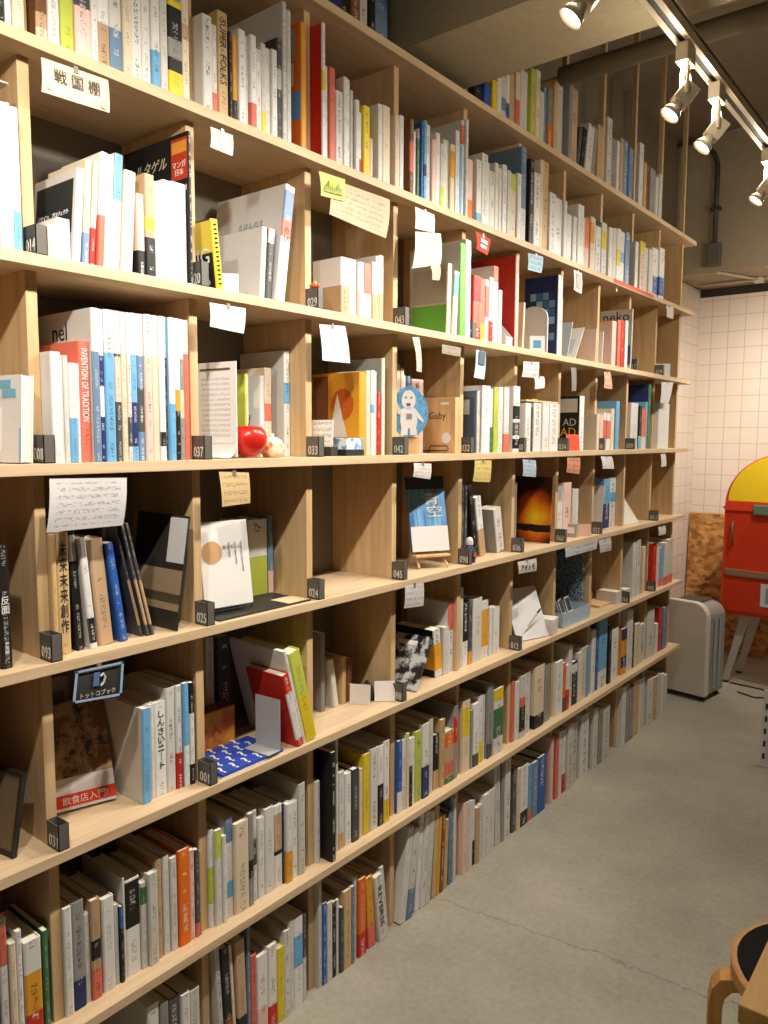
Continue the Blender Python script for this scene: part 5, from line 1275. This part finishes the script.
nt.links.new(mixc(nt, top, ramp(nt, f, [(.35, (58,110,168)), (.6, (120,168,206))]), hexlin((44,52,60))), bs.inputs['Base Color'])
r = standing_book('book', 'blue covered book on a wooden easel in the compartment marked 045', (-.066, 1.945, SH[3]+.0525), .128, .235, .014, math.radians(62), .22, m,
    [('white_paper_band', -.064, .064, .0, .078, paper_mat((222,212,206), 5))], None, [('青\n 空', .018, .145, .06, .075, WHITE)])
e = empty('easel', 'little pale wooden easel carrying the blue covered book', 'easel', (-.066, 1.945, SH[3]), rz=math.radians(62))
b = MB(); b.box(-.06, .06, -.018, .018, .036, .043); b.build('ledge', M_PINE, e, bevel=.001)
for s in (-1, 1):
    b = MB(); b.tube([(s*.05, -.018, .0045), (s*.042, .030, .047), (s*.012, .092, .22)], .004, 8); b.build('leg', M_PINE, e)
b = MB(); b.tube([(-.01, .082, .17), (-.012, .135, .0045)], .004, 8); b.build('back_leg', M_PINE, e)
r = standing_book('book', 'white book with tan circle on a black stand in the compartment marked 025', (-.062, 1.137, SH[3]+.018), .128, .195, .012, math.radians(82), .14, plain((226,220,214), .5),
    [], None, [('あたらしい', .02, .135, .05, None, plain((110,104,98), .6)), ('| | |\n| | |\n  | |\n    |', .028, .11, .035, .07, plain((140,134,128), .6))])
b = MB(); b.prism([(-.034+.026*math.cos(k*.262), -.0001, .125+.026*math.sin(k*.262)) for k in range(24)], (0, -.0008, 0)); q = b.build('tan_circle', plain((190,150,104), .6), r); q.matrix_basis = Matrix.Rotation(-.14, 4, 'X')
e = empty('book_stand', 'black wire book stand under the white book with tan circle', 'stand', (-.062, 1.137, SH[3]+.0045), rz=math.radians(82))
b = MB(); b.tube([(-.05, -.006, .007), (.05, -.006, .007), (.05, -.016, .007), (.05, -.016, .016), (-.05, -.016, .016), (-.05, -.016, .007), (-.05, -.006, .007)], .0016, 6); b.build('front_rest', plain((34,32,30), .4), e)
b = MB(); b.tube([(-.03, .012, .0035), (-.03, .05, .10), (.03, .05, .10), (.03, .012, .0035)], .0016, 6); b.build('back_loop', plain((34,32,30), .4), e)
for s in (-1, 1):
    b = MB(); b.tube([(s*.03, -.006, .004), (s*.03, .062, .0035)], .0016, 6); b.build('foot', plain((34,32,30), .4), e)
r = empty('display_tray', 'flat black tray covering the shelf behind block 025', 'tray', (-.095, 1.205, SH[3]))
b = MB(); b.box(-.075, .08, -.135, .15, .0003, .0035); b.build('tray_base', plain((46,44,40), .5), r)
b = MB(); b.box(.078, .080, -.135, .15, .0035, .005); b.build('tray_lip', plain((60,56,50), .5), r)
r = empty('paper_slip', 'small cream paper slip lying on the black tray', 'paper', (-.05, 1.33, SH[3]+.0036)); b = MB(); b.box(-.035, .03, -.045, .028, 0, .0006); b.build('slip_sheet', plain((214,192,150), .7), r)
# big dark photo magazine leaning in compartment 093
slab('magazine', 'dark photo magazine with pale street scene leaning on the 025 upright', 'magazine', -.105, .955, SH[3], .18, .24, .004, plain((52,48,42), .4), 0, .16,
     [('street_photo', -.088, .088, .04, .125, plain((160,136,104), .5)), ('street_photo', -.088, .088, .055, .075, plain((92,80,62), .5)), ('painted_lit_patch', .03, .088, .14, .235, plain((216,212,208), .6))])  # the white patch paints the lit part of the cover into its colour
m, nt, bs = new_mat('sunset_cover'); s = nt.nodes.new('ShaderNodeSeparateXYZ'); c0 = objco(nt); nt.links.new(c0, s.inputs[0])
n0 = noise(nt, 16, c0, 4)
dx = math_(nt, 'SUBTRACT', s.outputs[0], .02); dz = math_(nt, 'SUBTRACT', s.outputs[2], .10)
rr = math_(nt, 'SQRT', math_(nt, 'ADD', math_(nt, 'MULTIPLY', dx, dx), math_(nt, 'MULTIPLY', math_(nt, 'MULTIPLY', dz, dz), .8)))
rr = math_(nt, 'ADD', rr, math_(nt, 'MULTIPLY', math_(nt, 'SUBTRACT', n0, .5), .06))
col = ramp(nt, rr, [(.0, (255,214,40)), (.045, (240,150,20)), (.075, (200,80,16)), (.10, (60,28,14))])
hz_ = math_(nt, 'LESS_THAN', math_(nt, 'ABSOLUTE', math_(nt, 'SUBTRACT', math_(nt, 'ADD', s.outputs[2], math_(nt, 'MULTIPLY', n0, .02)), .066)), .014)
nt.links.new(mixc(nt, hz_, col, hexlin((34,24,18))), bs.inputs['Base Color']); bs.inputs['Roughness'].default_value = .35
slab('magazine', 'dark magazine with a yellow orange sunset cover beside block 060', 'magazine', -.115, 2.685, SH[3], .17, .255, .004, m, math.radians(-3), .05)
slab('flyer', 'white slanted sheet standing in the eighth bay, fifth row', 'paper', -.10, 3.17, SH[3], .14, .2, .002, plain((226,218,206), .6), 0, .12)
r = empty('paper_sheet', 'white triangular folded sheet leaning in the ninth bay, fifth row', 'paper', (-.05, 3.56, SH[3]), rz=math.radians(78))
b = MB(); b.prism([(-.085,0,.0006),(.105,.02,.0006),(-.04,.03,.15),(-.085,.03,.15)], (0,.0015,0)); b.build('sheet', plain((232,226,216), .6), r)
slab('small_card', 'small pink card standing before the pink books, fifth row', 'card', -.025, 2.99, SH[3], .06, .05, .0015, plain((226,180,160), .6), math.radians(50), .1)
slab('small_box', 'small grey box beside the pink card, fifth row', 'box', -.06, 2.93, SH[3], .05, .055, .03, plain((176,166,150), .6), math.radians(10), 0, [('box_label', -.015, .015, .015, .04, WHITE)])
r = empty('figurine', 'small navy and white bottle-shaped figurine beside block 098', 'figurine', (-.032, 2.112, SH[3]))
b = MB(); b.lathe([(.0004,.0005),(.02,.0006),(.021,.025),(.017,.045),(.009,.056),(.008,.064)], 20); b.build('figurine_body', plain((52,66,98), .35), r, smooth=True)
b = MB(); b.lathe([(.0115,.058),(.0125,.068),(.009,.08),(.0004,.084)], 16); b.build('figurine_cap', plain((222,214,206), .4), r, smooth=True)
b = MB(); b.box(.0205, .0215, -.008, .008, .02, .034); b.build('figurine_label', plain((206,84,50), .5), r)

# ------------------------------------------------------------------ sixth row
r = empty('framed_picture', 'dark framed picture leaning in the leftmost compartment, sixth row', 'picture frame', (-.115, .605, SH[2]+.002), rot=(-.18, 0, .15))
for (x0, x1, z0, z1) in ((-.07,.07,.0006,.007),(-.07,.07,.143,.15),(-.07,-.063,.007,.143),(.063,.07,.007,.143)):
    b = MB(); b.box(x0, x1, 0, .009, z0, z1); b.build('frame_bar', plain((42,38,32), .5), r)
b = MB(); b.box(-.063, .063, .003, .006, .007, .143); b.build('picture', plain((112,98,74), .5), r)
r = empty('cardboard_box', 'small orange and tan box in the leftmost compartment, sixth row', 'box', (-.17, .56, SH[2]))
b = MB(); b.box(-.05,.05,-.05,.04,.0005,.08); b.build('box_body', plain((176,124,64), .6), r, bevel=.002); b = MB(); b.box(.05,.051,-.04,.03,.01,.06); b.build('box_print', plain((190,96,40), .6), r)
b = MB(); b.box(-.052,.052,-.052,.042,.0802,.094); b.build('box_lid', plain((150,104,56), .6), r, bevel=.001)
r = empty('storage_box', 'grey lidded carton above the small orange box', 'box', (-.17, .555, SH[2]+.0945))
b = MB(); b.box(-.06,.06,-.06,.055,.0004,.06); b.build('box_body', plain((118,112,104), .6), r, bevel=.002); b = MB(); b.box(-.063,.063,-.063,.058,.0602,.078); b.build('box_lid', plain((132,126,116), .6), r, bevel=.002)
# open picture book laid back in the 031 compartment
m, nt, bs = new_mat('manga_cover'); c0 = objco(nt); s = nt.nodes.new('ShaderNodeSeparateXYZ'); nt.links.new(c0, s.inputs[0])
f1 = noise(nt, 38, c0, 4, rough=.65); f2 = noise(nt, 13, c0, 3)
art = ramp(nt, f1, [(.40, (46,40,34)), (.48, (130,104,72)), (.62, (176,146,108))]); art = mixc(nt, math_(nt, 'GREATER_THAN', f2, .55), art, hexlin((120,84,50)))
nt.links.new(mixc(nt, math_(nt, 'LESS_THAN', s.outputs[2], .062), art, hexlin((206,198,192))), bs.inputs['Base Color']); bs.inputs['Roughness'].default_value = .5
r = standing_book('book', 'picture covered book with red foot band leaning back beside block 031', (-.118, .802, SH[2]+.007), .122, .215, .014, math.radians(74), .42, m,
    [('red_paper_band', -.061, .061, .006, .03, plain((206,54,34), .5))], None, [('飲食店入門!', .0, .018, .09, None, plain((236,222,206), .6))])
slab('book', 'grey picture book standing behind the red banded picture book', 'book', -.232, .775, SH[2], .12, .25, .018, plain((132,122,106), .6), math.radians(86), .02, [('cover_print', -.05, .05, .10, .22, plain((92,84,72), .6))])
# 001 compartment
r = empty('patterned_box', 'flat blue box covered in white question marks beside block 001', 'box', (-.065, 1.165, SH[2]), rz=0)
b = MB(); b.box(-.078, .052, -.098, .09, .0004, .009); b.build('box_body', plain((46,72,168), .5), r, bevel=.0008)
b = MB(); b.box(-.079, .053, -.099, .091, .0002, .0016); b.build('box_tray', plain((214,218,222), .5), r)
for i in range(4):
    for k in range(5):
        lettering('?', .044, (.033-.034*i, -.08+.036*k+(.018 if i % 2 else 0)-.004, .0092), 'Zs', plain((222,220,196), .6), r, name='question_mark', bold=.0008) if not (i % 2 and k == 4) else None
r = empty('cardboard_carton', 'orange cardboard carton with red characters behind the blue box', 'box', (-.17, 1.19, SH[2]))
m, nt, bs = new_mat('carton_print'); nt.links.new(ramp(nt, noise(nt, 14, objco(nt), 2), [(.45, (206,140,40)), (.60, (196,90,34)), (.66, (206,140,40))]), bs.inputs['Base Color']); bs.inputs['Roughness'].default_value = .6
b = MB(); b.box(-.018, .022, -.125, .03, .0005, .098); b.build('carton_body', m, r, bevel=.002)
b = MB(); b.prism([(.022,-.125,.098),(.022,.03,.098),(-.018,.03,.099),(-.018,-.125,.099)], (0,0,.0015)); b.build('carton_flap', plain((126,82,40), .6), r)
lettering('火 入', .04, (.0222, -.05, .052), 'X', plain((206,70,40), .6), r, height=.03)
r = empty('bookend', 'pale grey metal bookend propping the leaning red book', 'bookend', (-.058, 1.236, SH[2]+.0094), rz=math.radians(4))
b = MB(); b.box(-.03, .05, 0, .0015, .0004, .125); b.build('upright_plate', plain((190,190,188), .4, .2), r, bevel=.0005)
b = MB(); b.box(-.03, .05, -.04, -.0001, .0004, .0016); b.build('base_plate', plain((190,190,188), .4, .2), r)
# card tents and clump in the next compartment
for (x, y, rz, lab) in ((-.085, 1.625, .5, 'left white folded card before the brown books, sixth row'), (-.045, 1.69, .75, 'right white folded card leaning by block 088, sixth row')):
    slab('folded_card', lab, 'card', x, y, SH[2], .06, .058, .0012, plain((226,218,208), .6), rz, .3 if 'right' in lab else .08)
r = empty('rag_clump', 'small black crumpled cloth between two white cards', 'cloth', (-.10, 1.675, SH[2]))
b = MB(); random.seed(3)
b.lathe([(.0004,.0006),(.024,.001),(.027,.02),(.018,.038),(.010,.048),(.0004,.054)], 14)
b.v = [(x+random.uniform(-.004,.004), y*.8+random.uniform(-.004,.004), max(.0006, z+random.uniform(-.003,.003))) for x, y, z in b.v]; b.build('cloth_body', plain((44,40,36), .8), r, smooth=True)
m, nt, bs = new_mat('monochrome_photo'); nt.links.new(ramp(nt, noise(nt, 26, objco(nt), 4), [(.46, (34,33,31)), (.56, (190,188,184))]), bs.inputs['Base Color']); bs.inputs['Roughness'].default_value = .4
slab('book', 'black and white photo book sliding sideways behind block 088', 'book', -.085, 1.80, SH[2], .13, .175, .008, m, math.radians(6), .62, [('cover_title', -.05, .02, .14, .155, WHITE)])
# white folder, pen, box, photo box
r = slab('folder', 'open white folder with a pen standing beside block 012', 'folder', -.165, 2.50, SH[2], .12, .225, .008, plain((226,222,218), .6), math.radians(66), .05)
r = slab('folder', 'white folder page tipped forward beside the open folder', 'folder', -.038, 2.585, SH[2], .17, .20, .006, plain((222,218,214), .6), math.radians(74), .42, [])
r = empty('pen', 'black pen on the tipped white folder', 'pen', (-.040, 2.585, SH[2]+.055), rz=1.29)
b = MB(); b.tube([(-.03,0,.0),(.03,-.002,.055)], .003, 8); b.build('barrel', plain((190,186,180), .4), r); b = MB(); b.tube([(.018,-.001,.044),(.034,-.002,.059)], .0036, 8); b.build('cap', INK, r)
r = empty('gift_box', 'small white box tilted before the photo box', 'box', (-.04, 2.708, SH[2]), rz=.2)
b = MB(); b.box(-.03,.03,-.035,.035,.0006,.062); b.build('box_body', plain((220,212,202), .6), r, bevel=.003); b = MB(); b.box(-.0305,.0305,-.0355,.0355,.042,.0635); b.build('box_lid', plain((228,222,214), .6), r, bevel=.003)
r = empty('photo_box', 'pale blue box holding instant photos below the speckled panel', 'box', (-.085, 2.93, SH[2]), rz=0)
for args in ((-.07,.06,-.12,-.118,.0005,.06),(-.07,.06,.128,.13,.0005,.06),(.058,.06,-.118,.128,.0005,.06),(-.07,-.068,-.118,.128,.0005,.06),(-.068,.058,-.118,.128,.0005,.002)):
    b = MB(); b.box(*args); b.build('box_panel', plain((170,188,200), .5), r)
for i, (yy, t_) in enumerate(((-.06, .1), (.0, .18), (.06, .05))):
    o = empty('instant_photo', ['leftmost white framed photo in the pale blue box', 'middle white framed photo in the pale blue box', 'rightmost white framed photo in the pale blue box'][i], 'photo', (-.07, 2.93+yy, SH[2]+.012), rot=(0, -.35, t_), group='instant photos in the pale blue box')
    b = MB(); b.box(-.001, 0, -.027, .027, 0, .086); b.build('photo_paper', plain((230,226,220), .5), o); b = MB(); b.box(.0001, .0006, -.022, .022, .026, .08); b.build('dark_image', plain((64,60,58), .4), o)
m, nt, bs = new_mat('blue_speckle'); nt.links.new(ramp(nt, noise(nt, 120, objco(nt), 2), [(.46, (70,80,86)), (.56, (150,174,190))]), bs.inputs['Base Color']); bs.inputs['Roughness'].default_value = .6
slab('speckled_panel', 'tall dark panel with blue speckles behind the photo box', 'panel', -.16, 3.068, SH[2], .19, .285, .02, m, 0, 0)
r = empty('wooden_rest', 'little wooden plate rest in the eighth bay, sixth row', 'stand', (-.11, 3.32, SH[2]))
b = MB(); b.box(-.05,.05,-.06,.06,.0006,.01); b.build('rest_base', M_PINE, r, bevel=.001); b = MB(); b.box(-.05,-.04,-.06,.06,.01,.055); b.build('rest_back', M_PINE, r, bevel=.001)

# ------------------------------------------------------------------ far end of the room
m, nt, bs = new_mat('strand_board'); c0 = objco(nt, (1, 1, 1.6)); v = nt.nodes.new('ShaderNodeTexVoronoi'); v.inputs['Scale'].default_value = 26; nt.links.new(c0, v.inputs['Vector'])
f = math_(nt, 'ADD', math_(nt, 'MULTIPLY', v.outputs['Color'], .5), math_(nt, 'MULTIPLY', noise(nt, 11, c0, 4), .6))
nt.links.new(ramp(nt, f, [(.3, (110,64,24)), (.5, (160,104,46)), (.75, (196,146,82))]), bs.inputs['Base Color']); bs.inputs['Roughness'].default_value = .7
r = empty('strand_board', 'orange brown strand board leaning on the tiled wall behind the white appliance', 'board', (.05, 5.50, 0), rot=(-.05, 0, 0))
b = MB(); b.box(-.425, .62, 0, .012, .0006, .945); b.build('board_sheet', m, r); b = MB(); b.box(-.425, .62, -.001, .013, .945, .955); b.build('board_edge', M_PINE, r)
# portable cooler
r = empty('air_cooler', 'white portable air conditioner on castors at the end of the bookcase', 'air conditioner', (-.045, 4.375, 0), rz=math.radians(-9))
def rrect(w, z0, z1, rad, n=6, top_in=0.0):
    p = [(-w, z0), (w, z0)]
    for cx, a0 in ((w-rad-top_in, 0), (-w+rad+top_in, 90)):
        for i in range(n+1):
            a = math.radians(a0+90*i/n); p.append((cx+rad*math.cos(a), z1-rad+rad*math.sin(a)))
    return p
b = MB(); b.prism([(x, 0, z) for x, z in rrect(.15, .03, .555, .08, top_in=.004)], (0, .05, 0)); b.build('front_shell', plain((214,204,190), .4), r, bevel=.006, smooth=False)
b = MB(); b.prism([(x*.97, .0505, z) for x, z in rrect(.15, .034, .535, .075, top_in=.004)], (0, .19, 0)); b.build('body', plain((150,145,136), .45), r, bevel=.004)
b = MB()
for i in range(6): b.box(-.07, .07, .075+.026*i, .088+.026*i, .5352, .5475)
b.build('top_grille', plain((88,84,78), .5), r)
b = MB(); b.box(-.075, .075, .06, .232, .5350, .5380); b.build('top_plate', plain((186,176,164), .4), r)
for yy in (.10, .16):
    b = MB(); b.box(.1462, .150, yy, yy+.022, .06, .46); b.build('side_strip', plain((156,172,178), .4), r, bevel=.001)
for sx in (-.11, .12):
    for sy in (.04, .20):
        b = MB(); b.tube([(sx, sy-.009, .016), (sx, sy+.009, .016)], .0155, 14); b.box(sx-.006, sx+.006, sy-.012, sy+.012, .016, .034); b.build('castor', plain((46,44,42), .5), r)
o = MB(); o.tube([(.20, 4.66, .006), (.30, 4.62, .005), (.42, 4.70, .005), (.30, 4.80, .005), (.12, 4.82, .005)], .004, 6); tag(o.build('power_cord', plain((44,42,40), .6), smooth=True), 'black power cord on the floor behind the white air conditioner', 'cord')
# red cabinet with a yellow dome
r = empty('red_cabinet', 'red upright machine with yellow domed top on splayed silver legs', 'machine', (.372, 4.76, 0), rz=math.radians(-4))
def dome(w, z0, zc, h, n=28, rb=.05):
    p = []
    for cx, cz, a0 in ((-w+rb, z0+rb, 180), (w-rb, z0+rb, 270)):
        for i in range(5):
            a = math.radians(a0+90*i/4); p.append((cx+rb*math.cos(a), cz+rb*math.sin(a)))
    p += [(w*math.cos(math.pi*i/n), zc+h*math.sin(math.pi*i/n)) for i in range(n+1)]
    return p
M_RED = plain((216,66,30), .35, 0, .5)
b = MB(); b.prism([(x, 0, z) for x, z in dome(.322, .43, 1.075, .305)], (0, .36, 0)); b.build('cabinet_shell', M_RED, r, bevel=.008)
b = MB(); b.prism([(x, -.006, z) for x, z in dome(.298, .452, 1.02, .01, rb=.03)], (0, .004, 0)); b.build('front_door', plain((200,54,24), .35), r, bevel=.001)
b = MB(); b.prism([(.300*math.cos(math.pi*i/28), -.010, 1.10+.272*math.sin(math.pi*i/28)) for i in range(29)], (0, .012, 0)); b.build('yellow_dome_panel', plain((242,204,44), .3), r, bevel=.002)
b = MB(); b.box(-.298, .298, -.016, -.004, .662, .70); b.build('metal_band', plain((150,120,88), .4, .3), r, bevel=.002)
b = MB(); b.box(-.315, .315, -.014, -.002, 1.045, 1.098); b.build('red_lip', plain((214,62,30), .35), r, bevel=.002)
b = MB(); b.box(-.155, .20, -.03, -.012, 1.028, 1.085); b.build('green_tray', plain((92,118,100), .4), r, bevel=.006)
b = MB(); b.tube([(-.268,-.008,.98),(-.262,-.03,.965),(-.262,-.03,.86),(-.268,-.008,.845)], .007, 8); b.build('handle', plain((120,92,76), .35, .4), r, smooth=True)
b = MB(); b.box(.02, .20, -.008, -.0055, .50, .64); b.build('white_label', paper_mat((214,212,206), 0), r) if False else None
b = MB(); b.box(-.098, .10, -.0085, -.006, .50, .632); b.build('white_label', plain((206,208,206), .5), r)
b = MB(); b.box(-.07, .07, -.0095, -.0085, .52, .61); b.build('label_print', plain((130,150,166), .5), r)
b = MB(); b.lathe([(.0004,0),(.010,0),(.012,.008),(.0004,.012)], 12, (-.335, .05, 1.05)); b.build('side_knob', plain((40,36,34), .4), r)
for sx in (-1, 1):
    for yy in (.06, .30):
        x0, x1 = sx*.19, sx*(.29)
        b = MB(); b.prism([(x0-.028, yy-.012, .4295), (x0+.028, yy-.012, .4295), (x1+.016, yy-.012, .012), (x1-.016, yy-.012, .012)], (0, .024, 0)); b.build('leg', plain((206,202,194), .35, .3), r, bevel=.002)
        b = MB(); b.lathe([(.0004,.0005),(.02,.0005),(.018,.011),(.0004,.0118)], 12, (x1, yy, 0)); b.build('foot_pad', plain((52,50,48), .6), r)
# white sign board, right edge
r = empty('sign_board', 'white standing sign board with small marks at the right edge', 'sign', (.80, 3.68, 0), rot=(-.16, 0, .10))
b = MB(); b.box(-.26, .26, 0, .018, .0006, .34); b.build('sign_panel', plain((216,208,196), .5), r, bevel=.002)
b = MB(); b.box(-.235, .24, -.0012, -.0002, .03, .32); b.build('sign_sheet', plain((196,194,196), .5), r)
for i in range(5):
    b = MB(); b.box(-.25, -.24, -.0016, -.0002, .035+.055*i, .06+.055*i); b.build('black_mark', INK, r)
b = MB(); b.tube([(.0, .02, .30), (.0, .17, .03)], .008, 8); b.build('prop_leg', plain((160,150,136), .5), r)
# stool and table, lower right
r = empty('stool', 'round birch stool with black seat and bent legs tucked under the table', 'stool', (1.12, 1.603, 0))
b = MB(); b.lathe([(.0004,.410),(.180,.410),(.186,.414),(.186,.440),(.181,.443),(.172,.4435)], 48); b.build('seat_rim', M_BIRCH, r, smooth=False)
b = MB(); b.lathe([(.175,.4436),(.172,.4452),(.0004,.4455)], 48); b.build('seat_top', plain((26,24,23), .85, 0, .1), r)
for a in (197, 317, 77):
    a = math.radians(a); ca, sa = math.cos(a), math.sin(a); b = MB()
    path = [(.09,.396),(.165,.396),(.192,.388),(.207,.37),(.213,.34),(.213,.0006)]; inner = [(.09,.4085),(.17,.4085),(.188,.4085),(.188,.375),(.188,.34),(.188,.0006)]
    outer = [(.09,.4088),(.172,.4088),(.204,.400),(.219,.378),(.224,.345),(.224,.0006)]; inn = [(.09,.384),(.160,.384),(.182,.378),(.194,.362),(.198,.34),(.198,.0006)]
    poly = [(q[0]*ca + .021*sa, q[0]*sa - .021*ca, q[1]) for q in outer + inn[::-1]]
    b.prism(poly, (-.042*sa, .042*ca, 0)); b.build('leg', M_BIRCH, r, bevel=.003)
r = empty('table', 'yellow wooden table corner at the lower right edge', 'table', (1.63, 1.62, 0))
b = MB(); b.box(-.565, .565, -.562, .562, .672, .70); b.build('table_top', M_OAK, r, bevel=.003)
for sx in (-1, 1):
    for sy in (-1, 1):
        if False: continue
        b = MB(); b.box(sx*.42-.025, sx*.42+.025, sy*.44-.025, sy*.44+.025, .0006, .671); b.build('leg', M_OAK, r, bevel=.003)
for sy in (-1, 1):
    b = MB(); b.box(-.394, .394, sy*.44-.012, sy*.44+.012, .60, .671); b.build('apron', M_OAK, r)
# conduits, pipe, duct
M_PIPE = plain((84,78,68), .5, .3); M_CND = plain((206,196,178), .5)
r = empty('wall_pipe', 'grey steel conduit bending down the concrete to a junction box', 'pipe', (-.14, 5.02, 2.48))
b = MB(); pts = [(-.6,0,.79),(-.19,0,.79)] + [(-.19+.19*math.sin(a*math.pi/16), 0, .60+.19*math.cos(a*math.pi/16)) for a in range(1,8)] + [(0,0,.60),(0,0,.16)]; b.tube(pts, .014, 12); b.build('conduit_tube', M_PIPE, r, smooth=True)
b = MB(); b.box(-.035,.035,-.02,.035,.0305,.165); b.build('junction_box', plain((104,100,92), .5), r, bevel=.003)
b = MB(); b.box(-.03,.03,-.022,.02,.36,.375); b.build('pipe_clip', M_PIPE, r)
o = empty('white_conduit', 'white conduit along the concrete edge above the tiled wall', 'conduit', (0, 5.3, 2.47))
b = MB(); b.tube([(-.33,.10,0),(1.6,.10,0)], .009, 8); b.build('long_run', M_CND, o, smooth=True); b = MB(); b.tube([(-.12,-.27,.0),(.03,.09,0)], .009, 8); b.build('branch_run', M_CND, o, smooth=True)
b = MB(); b.box(.01,.06,.07,.125,-.022,.01); b.build('elbow_box', M_CND, o, bevel=.003)
o = MB(); o.tube([(-.2, 5.045, 3.296), (3.5, 5.045, 3.296)], .012, 8); tag(o.build('ceiling_conduit', M_CND, smooth=True), 'thin pale conduit running across the ceiling behind the spotlights', 'conduit')
o = MB(); o.tube([(.01, 2.6, 2.72), (4.1, 2.6, 2.72)], .032, 20); tag(o.build('air_duct', plain((120,108,86), .7), smooth=True), 'round grey duct running under the ceiling past the beam', 'duct')

# white pamphlet in the leftmost compartment of the fourth row
r = standing_book('booklet', 'white booklet with blue label strips leaning out left of block 008', (-.085, .632, SH[4]+.002), .16, .150, .022, math.radians(6), .05, plain((232,230,226), .5),
    [('blue_strip', .0, .05, .128, .142, plain((126,186,214), .5)), ('blue_strip', .025, .065, .112, .126, plain((126,186,214), .5)), ('blue_foot', .076, .08, .0, .06, plain((120,180,216), .5)), ('printed_text', -.06, .02, .02, .095, paper_mat((226,224,220), 0))], None)
r['category'] = 'book'
